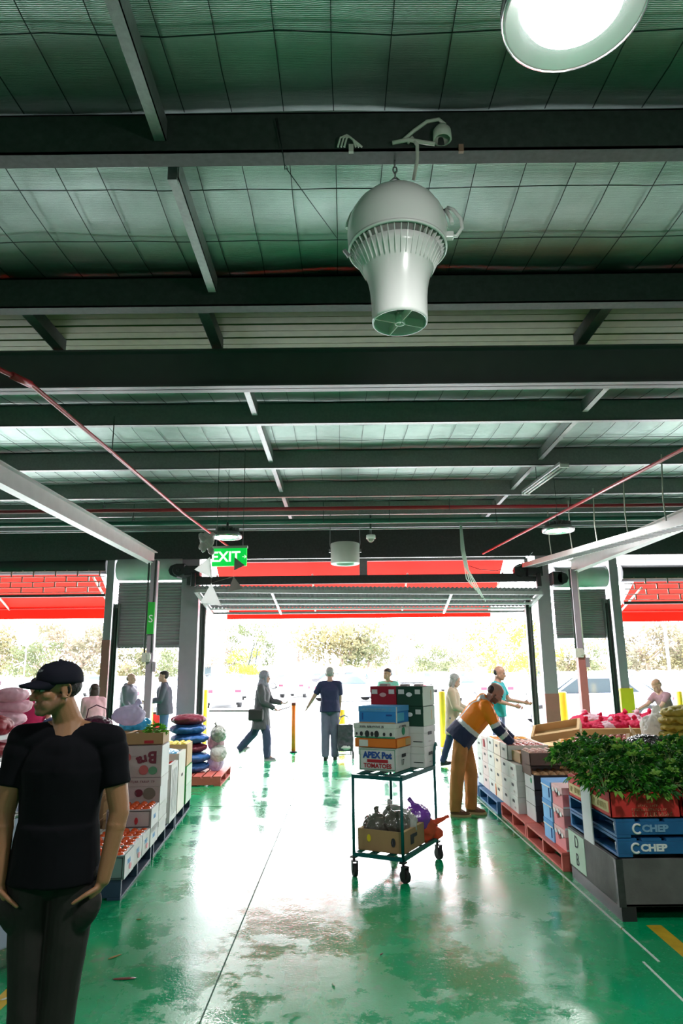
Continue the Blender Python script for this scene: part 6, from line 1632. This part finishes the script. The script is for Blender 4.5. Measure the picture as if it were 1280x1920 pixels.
def car(label, px, py_ground, Y, col_, rz, kind='hatch', L_=4.3, Wd=1.75, Hc=1.48, x=None):
    m = mat('car_paint_' + '_'.join(str(int(c * 100)) for c in col_), col_, .25, .2, coat=.8, var=.03)
    p = (W(px, 1260, Y=Y).x if x is None else x, Y, 0); t = thing('car', label, 'car', p, rz); h = L_ / 2
    low = [(-h, .30), (-h + .05, .25), (h - .05, .25), (h, .35), (h, .62), (h - .10, .80), (h - .95, .95), (-h + .45, 1.0), (-h + .03, .92), (-h, .6)]
    cab = [(h - 1.15, .93), (h - 1.85, Hc - .04), (h - 2.2, Hc), (-h + (.9 if kind == 'hatch' else 1.3), Hc), (-h + (.45 if kind == 'hatch' else .95), Hc - .12), (-h + (.10 if kind == 'hatch' else .45), .98)]
    MB().prism(low, -Wd / 2, Wd / 2).build('car_body', m, t, bevel=.06)
    cx = Wd / 2 - .12; MB().prism(cab, -cx, cx).build('cabin', m, t, bevel=.05)
    gl = [(h - 1.28, .97), (h - 1.88, Hc - .10), (-h + (1.0 if kind == 'hatch' else 1.35), Hc - .10), (-h + (.55 if kind == 'hatch' else .9), .99)]
    for s_ in (-1, 1): MB().prism(gl, s_ * (cx - .01), s_ * (cx + .012)).build('side_glass', GL, t)
    f = MB(); y = cx - .1; f.add([(h - 1.14, -y, .96), (h - 1.14, y, .96), (h - 1.80, y * .92, Hc - .06), (h - 1.80, -y * .92, Hc - .06)], [(0, 1, 2, 3)]); o = f.build('windscreen', GL, t); so = o.modifiers.new('s', 'SOLIDIFY'); so.thickness = .03; so.offset = 0
    xr = (-h + .06, -h + .44) if kind == 'hatch' else (-h + .42, -h + .93)
    f = MB(); f.add([(xr[0] - .015, -y, 1.0), (xr[0] - .015, y, 1.0), (xr[1] - .015, y * .92, Hc - .15), (xr[1] - .015, -y * .92, Hc - .15)], [(0, 1, 2, 3)]); o = f.build('rear_glass', GL, t); so = o.modifiers.new('s', 'SOLIDIFY'); so.thickness = .03; so.offset = 0
    for wx in (-h + .75, h - .80):
        for s_ in (-1, 1):
            w_ = MB().tube([(wx, s_ * (Wd / 2 - .20), .32), (wx, s_ * (Wd / 2 + .01), .32)], .32, 24).build('wheel', RUB, t); MB().tube([(wx, s_ * (Wd / 2), .32), (wx, s_ * (Wd / 2 + .02), .32)], .22, 20).build('hub_cap', ALL, w_)
    for s_ in (-1, 1):
        MB().box((-h + .02, s_ * (Wd / 2 - .2), .78), (.06, .3, .14)).build('tail_lamp', K_redb, t); MB().box((h - .04, s_ * (Wd / 2 - .22), .68), (.08, .32, .13)).build('head_lamp', mat('lamp_lens', (.8, .8, .82), .1), t)
    MB().box((-h - .005, 0, .62), (.02, .5, .12)).build('number_plate', K_white, t)
    return t


SIL = (.52, .53, .55); WHT = (.78, .78, .78); GRY = (.16, .18, .22); BLU = (.12, .18, .34); BLK = (.03, .03, .035); REDC = (.45, .04, .04); CHP = (.6, .55, .45)
car('silver-grey hatchback seen from the side at the right bay', 1190, 0, 27.5, (.22, .23, .28), PI, L_=4.3)
car('blue-grey sedan nearer behind the red based column', 1095, 0, 21.5, (.30, .31, .40), R(172), 'sedan', L_=4.5)
car('dark grey sedan behind the man in navy', 652, 0, 40, GRY, R(20), 'sedan')
lab = [(560, 48, WHT, 80), (480, 45, WHT, 95), (420, 36, SIL, 100), (770, 42, SIL, 85), (840, 55, WHT, 70), (900, 36, SIL, 100), (965, 44, WHT, 80), (705, 60, REDC, 95), (610, 75, BLK, 5), (690, 78, SIL, 10), (540, 70, WHT, 0), (450, 72, SIL, 5), (790, 75, WHT, 8), (870, 78, BLU, 0), (950, 70, WHT, 0), (60, 40, SIL, 90), (130, 52, WHT, 85), (235, 48, SIL, 80), (300, 34, WHT, 95), (345, 60, WHT, 0), (1060, 48, WHT, 85), (1120, 60, SIL, 90), (1220, 52, WHT, 80), (1270, 44, CHP, 90), (410, 100, BLK, 0), (520, 105, WHT, 0), (600, 100, SIL, 0), (660, 108, BLK, 0), (730, 104, WHT, 0), (815, 100, GRY, 0), (10, 66, WHT, 0), (190, 80, SIL, 0), (1010, 100, WHT, 0), (1180, 84, SIL, 0)]
cn = {WHT: 'white', SIL: 'silver', GRY: 'dark grey', BLU: 'blue', BLK: 'black', REDC: 'red', CHP: 'champagne'}
where = lambda px: 'far left, past the near man' if px < 170 else 'by the left narrow bay' if px < 350 else 'left in the doorway view' if px < 500 else 'left of the man in navy' if px < 610 else 'behind the man in navy' if px < 680 else 'above the trolley cartons' if px < 800 else 'above the woman in beige' if px < 900 else 'right in the doorway view' if px < 1020 else 'by the right narrow bay' if px < 1150 else 'at the far right bay'
seen = {}
for px, Y, c, a in lab:
    d = 'nearer' if Y < 50 else 'middle row' if Y < 82 else 'farthest row'
    l = '%s %s car %s' % (d, cn[c], where(px)); seen[l] = seen.get(l, 0) + 1
    if seen[l] > 1: l += ', beside its like'
    car(l, px, 0, Y, c, R(a + (180 if (px + Y) % 2 else 0)), 'hatch' if px % 20 else 'sedan')

# trees
def tree(label, px, Y, top_py, wid, cols, trunk=.22, name='tree', dens=1.0, base_z=0, leafy=1.0, seed=0, bare=.3, shape=1.0):
    q = random.Random(seed + px); p = W(px, top_py, Y=Y); H_ = p.z; t = thing(name, label, 'tree', (p.x, Y, 0))
    f = MB(); zt_ = H_ * .45; f.tube([(0, 0, 0), (q.uniform(-.2, .2), 0, zt_ * .6), (q.uniform(-.3, .3), 0, zt_)], [trunk, trunk * .8, trunk * .6], 8)
    for i in range(9):
        a = q.uniform(0, 2 * PI); r = wid * q.uniform(.25, .48); z1 = H_ * q.uniform(.55, .9); f.tube([(0, 0, zt_ * q.uniform(.6, 1)), (r * .5 * math.cos(a), r * .5 * math.sin(a), (zt_ + z1) / 2), (r * math.cos(a), r * math.sin(a), z1)], [trunk * .5, trunk * .3, trunk * .1], 5)
    f.build('trunk', mat('grey_brown_bark', (.30, .23, .18), .9), t)
    ms = [translucent('foliage_%d_%d_%d' % tuple(int(x * 100) for x in c), c, .4, .8, var=.35, scale=1.2) for c in cols]
    f = MB(); nc = int(34 * dens)
    for i in range(nc):
        a = q.uniform(0, 2 * PI); u = q.random() ** .5; z = q.uniform(bare, 1.0); rad = wid * .5 * math.sqrt(max(.08, 1 - ((z - (bare + .35)) / (.75 * shape)) ** 2)) * u; c = V(rad * math.cos(a), rad * math.sin(a), z * H_)
        cr = wid * q.uniform(.07, .15); mi = q.randrange(len(ms))
        for k in range(int(70 * leafy)):
            d = V(q.gauss(0, 1), q.gauss(0, 1), q.gauss(0, .8)).normalized() * cr * q.uniform(.5, 1.1); s_ = wid * .018 * q.uniform(.7, 1.5); n1 = V(q.gauss(0, 1), q.gauss(0, 1), q.gauss(0, 1)).normalized(); n2 = n1.orthogonal().normalized(); o = c + d
            if o.z > H_: continue
            f.add([o - n1 * s_, o + n2 * s_ * .6, o + n1 * s_, o - n2 * s_ * .6], [(0, 1, 2, 3)], mi=mi)
    f.build('crown', ms, t, fix=False); return t


OL = [(.12, .10, .042), (.15, .13, .06), (.08, .078, .035)]; GR = [(.075, .09, .04), (.11, .12, .055)]; YG = [(.26, .32, .02), (.19, .26, .025)]; PK = [(.20, .165, .13), (.16, .145, .10)]
tree('tall olive tree left of centre beyond the car park', 475, 115, 1168, 9, GR, dens=1.3); tree('round yellow-green shrub at the foot of the tall olive tree', 462, 108, 1214, 6, YG, .15, 'shrub', bare=.05)
tree('broad olive gum tree in the middle beyond the cars', 640, 112, 1168, 15, OL, .35, dens=1.5, bare=.42); tree('smaller olive tree right of the broad gum tree', 690, 112, 1190, 9, GR, .25, bare=.4)
tree('thin bare tree left of the broad gum tree', 560, 118, 1172, 8, PK, .18, dens=.35, bare=.5); tree('pale tree behind the trolley cartons', 745, 125, 1180, 12, PK, .25, dens=.9)
tree('low green tree right of the trolley cartons', 812, 110, 1208, 8, GR, .2, bare=.15); tree('bright yellow-green young tree by the right side of the doorway', 935, 46, 1160, 5.0, YG, .10, dens=1.2, bare=.25, leafy=.7)
tree('second yellow-green tree behind the right guide rail', 985, 60, 1168, 6, YG, .12, dens=1.0, bare=.2); tree('pale tree at the left edge of the doorway view', 405, 120, 1178, 10, PK, .25, dens=.7)
tree('hazy olive tree seen in the right narrow bay', 1062, 95, 1206, 9, OL, .25, bare=.2); tree('green tree seen by the right pole', 1128, 90, 1212, 6, GR, .2, bare=.1)
tree('wide brownish tree at the far right bay', 1205, 100, 1172, 16, [(.14, .115, .075), (.11, .10, .06)], .35, dens=1.5, bare=.2); tree('olive tree at the right picture edge', 1275, 95, 1178, 10, OL, .3, bare=.2)
tree('olive tree low behind the left narrow bay', 240, 95, 1205, 9, OL, .25, bare=.15); tree('tree right of the left pole beyond the cars', 318, 95, 1208, 9, GR, .25, bare=.15)
tree('hazy brown gum tree in the wide left bay', 160, 90, 1168, 12, [(.15, .12, .08), (.11, .10, .06)], .35, dens=1.2, bare=.25); tree('dim green tree at the left picture edge', 15, 92, 1170, 11, OL, .3, dens=1.2, bare=.2); tree('olive shrub left of the yellow road sign', 85, 85, 1205, 8, GR, .2, bare=.1)
tree('pale tree between the doorway gum and the yellow tree', 870, 122, 1180, 12, PK, .25, dens=.9, bare=.2)
p = W(52, 1188, Y=60); t = thing('road_sign', 'yellow-green round road sign far out at the left', 'sign', (p.x, 60, 0)); MB().tube([(0, 0, 0), (0, 0, p.z)], .06, 8).build('post', M_steel, t); MB().tube([(0, -.08, p.z), (0, -.12, p.z)], 1.0, 24).build('sign_face', mat('sign_yellow_green', (.75, .85, .05), .5), t)
for px in (1245,): 
    p = W(px, 1172, Y=80); tag(MB().tube([(p.x, 80, 0), (p.x, 80, p.z)], .18, 8).build('light_pole', mat('pale_pole', (.7, .7, .7), .5)), 'pale light pole at the far right beyond the cars', 'pole')
p = W(395, 1232, Y=120); t = thing('low_building', 'pale low building with pitched roof far left in the doorway view', 'building', (p.x - 4, 122, 0)); MB().b2((-8, -4, 0), (8, 4, 3.2)).build('wall', mat('pale_brick', (.60, .50, .44), .9), t); MB().prism([(-9, 3.2), (9, 3.2), (4.5, 5.2), (-4.5, 5.2)], -5, 5).build('roof', mat('terracotta_tiles', (.55, .38, .30), .9), t); MB().b2((2, -4.05, .8), (4.5, -3.98, 2.6)).build('window', GL, t)
f = MB(); f.b2((-90, 126, 0), (90, 126.4, 3.0)); tag(f.build('hedge', mat('pale_hedge_foliage', (.30, .30, .16), .9, var=.5, scale=.4)), 'long pale hedge closing off the far side of the car park', 'hedge')
# give every thing built in place an origin at its own base
bpy.context.view_layer.update()
for o in list(col.objects):
    if o.parent is not None or o.get('kind') == 'structure' or o.type not in ('MESH', 'EMPTY') or o.location.length > 1e-6: continue
    fam = [o] + list(o.children_recursive); lo, hi = Vector((1e9,) * 3), Vector((-1e9,) * 3)
    for c in fam:
        if c.type != 'MESH': continue
        for v in c.bound_box:
            w_ = c.matrix_world @ Vector(v)
            for i in range(3): lo[i] = min(lo[i], w_[i]); hi[i] = max(hi[i], w_[i])
    if lo.x > 1e8: continue
    b_ = Vector(((lo.x + hi.x) / 2, (lo.y + hi.y) / 2, lo.z))
    if o.type == 'MESH':
        if o.data.users > 1: continue
        o.data.transform(Matrix.Translation(-b_)); o.location = b_
        for c in o.children: c.location = Vector(c.location) - b_
    else:
        o.location = b_
        for c in o.children: c.location = Vector(c.location) - b_
SKY = 19.0
# ================================================================ light
w = bpy.data.worlds.new('sky'); scene.world = w; w.use_nodes = True
bg = w.node_tree.nodes['Background']; bg.inputs[0].default_value = (0.93, 0.96, 1.0, 1); bg.inputs[1].default_value = SKY
scene.view_settings.view_transform = 'Standard'; scene.view_settings.look = 'None'; scene.view_settings.gamma = 1
scene.view_settings.exposure = 0
scene.view_settings.use_curve_mapping = False
scene.cycles.use_denoising = True
scene.cycles.max_bounces = 8
scene.cycles.sample_clamp_indirect = 8
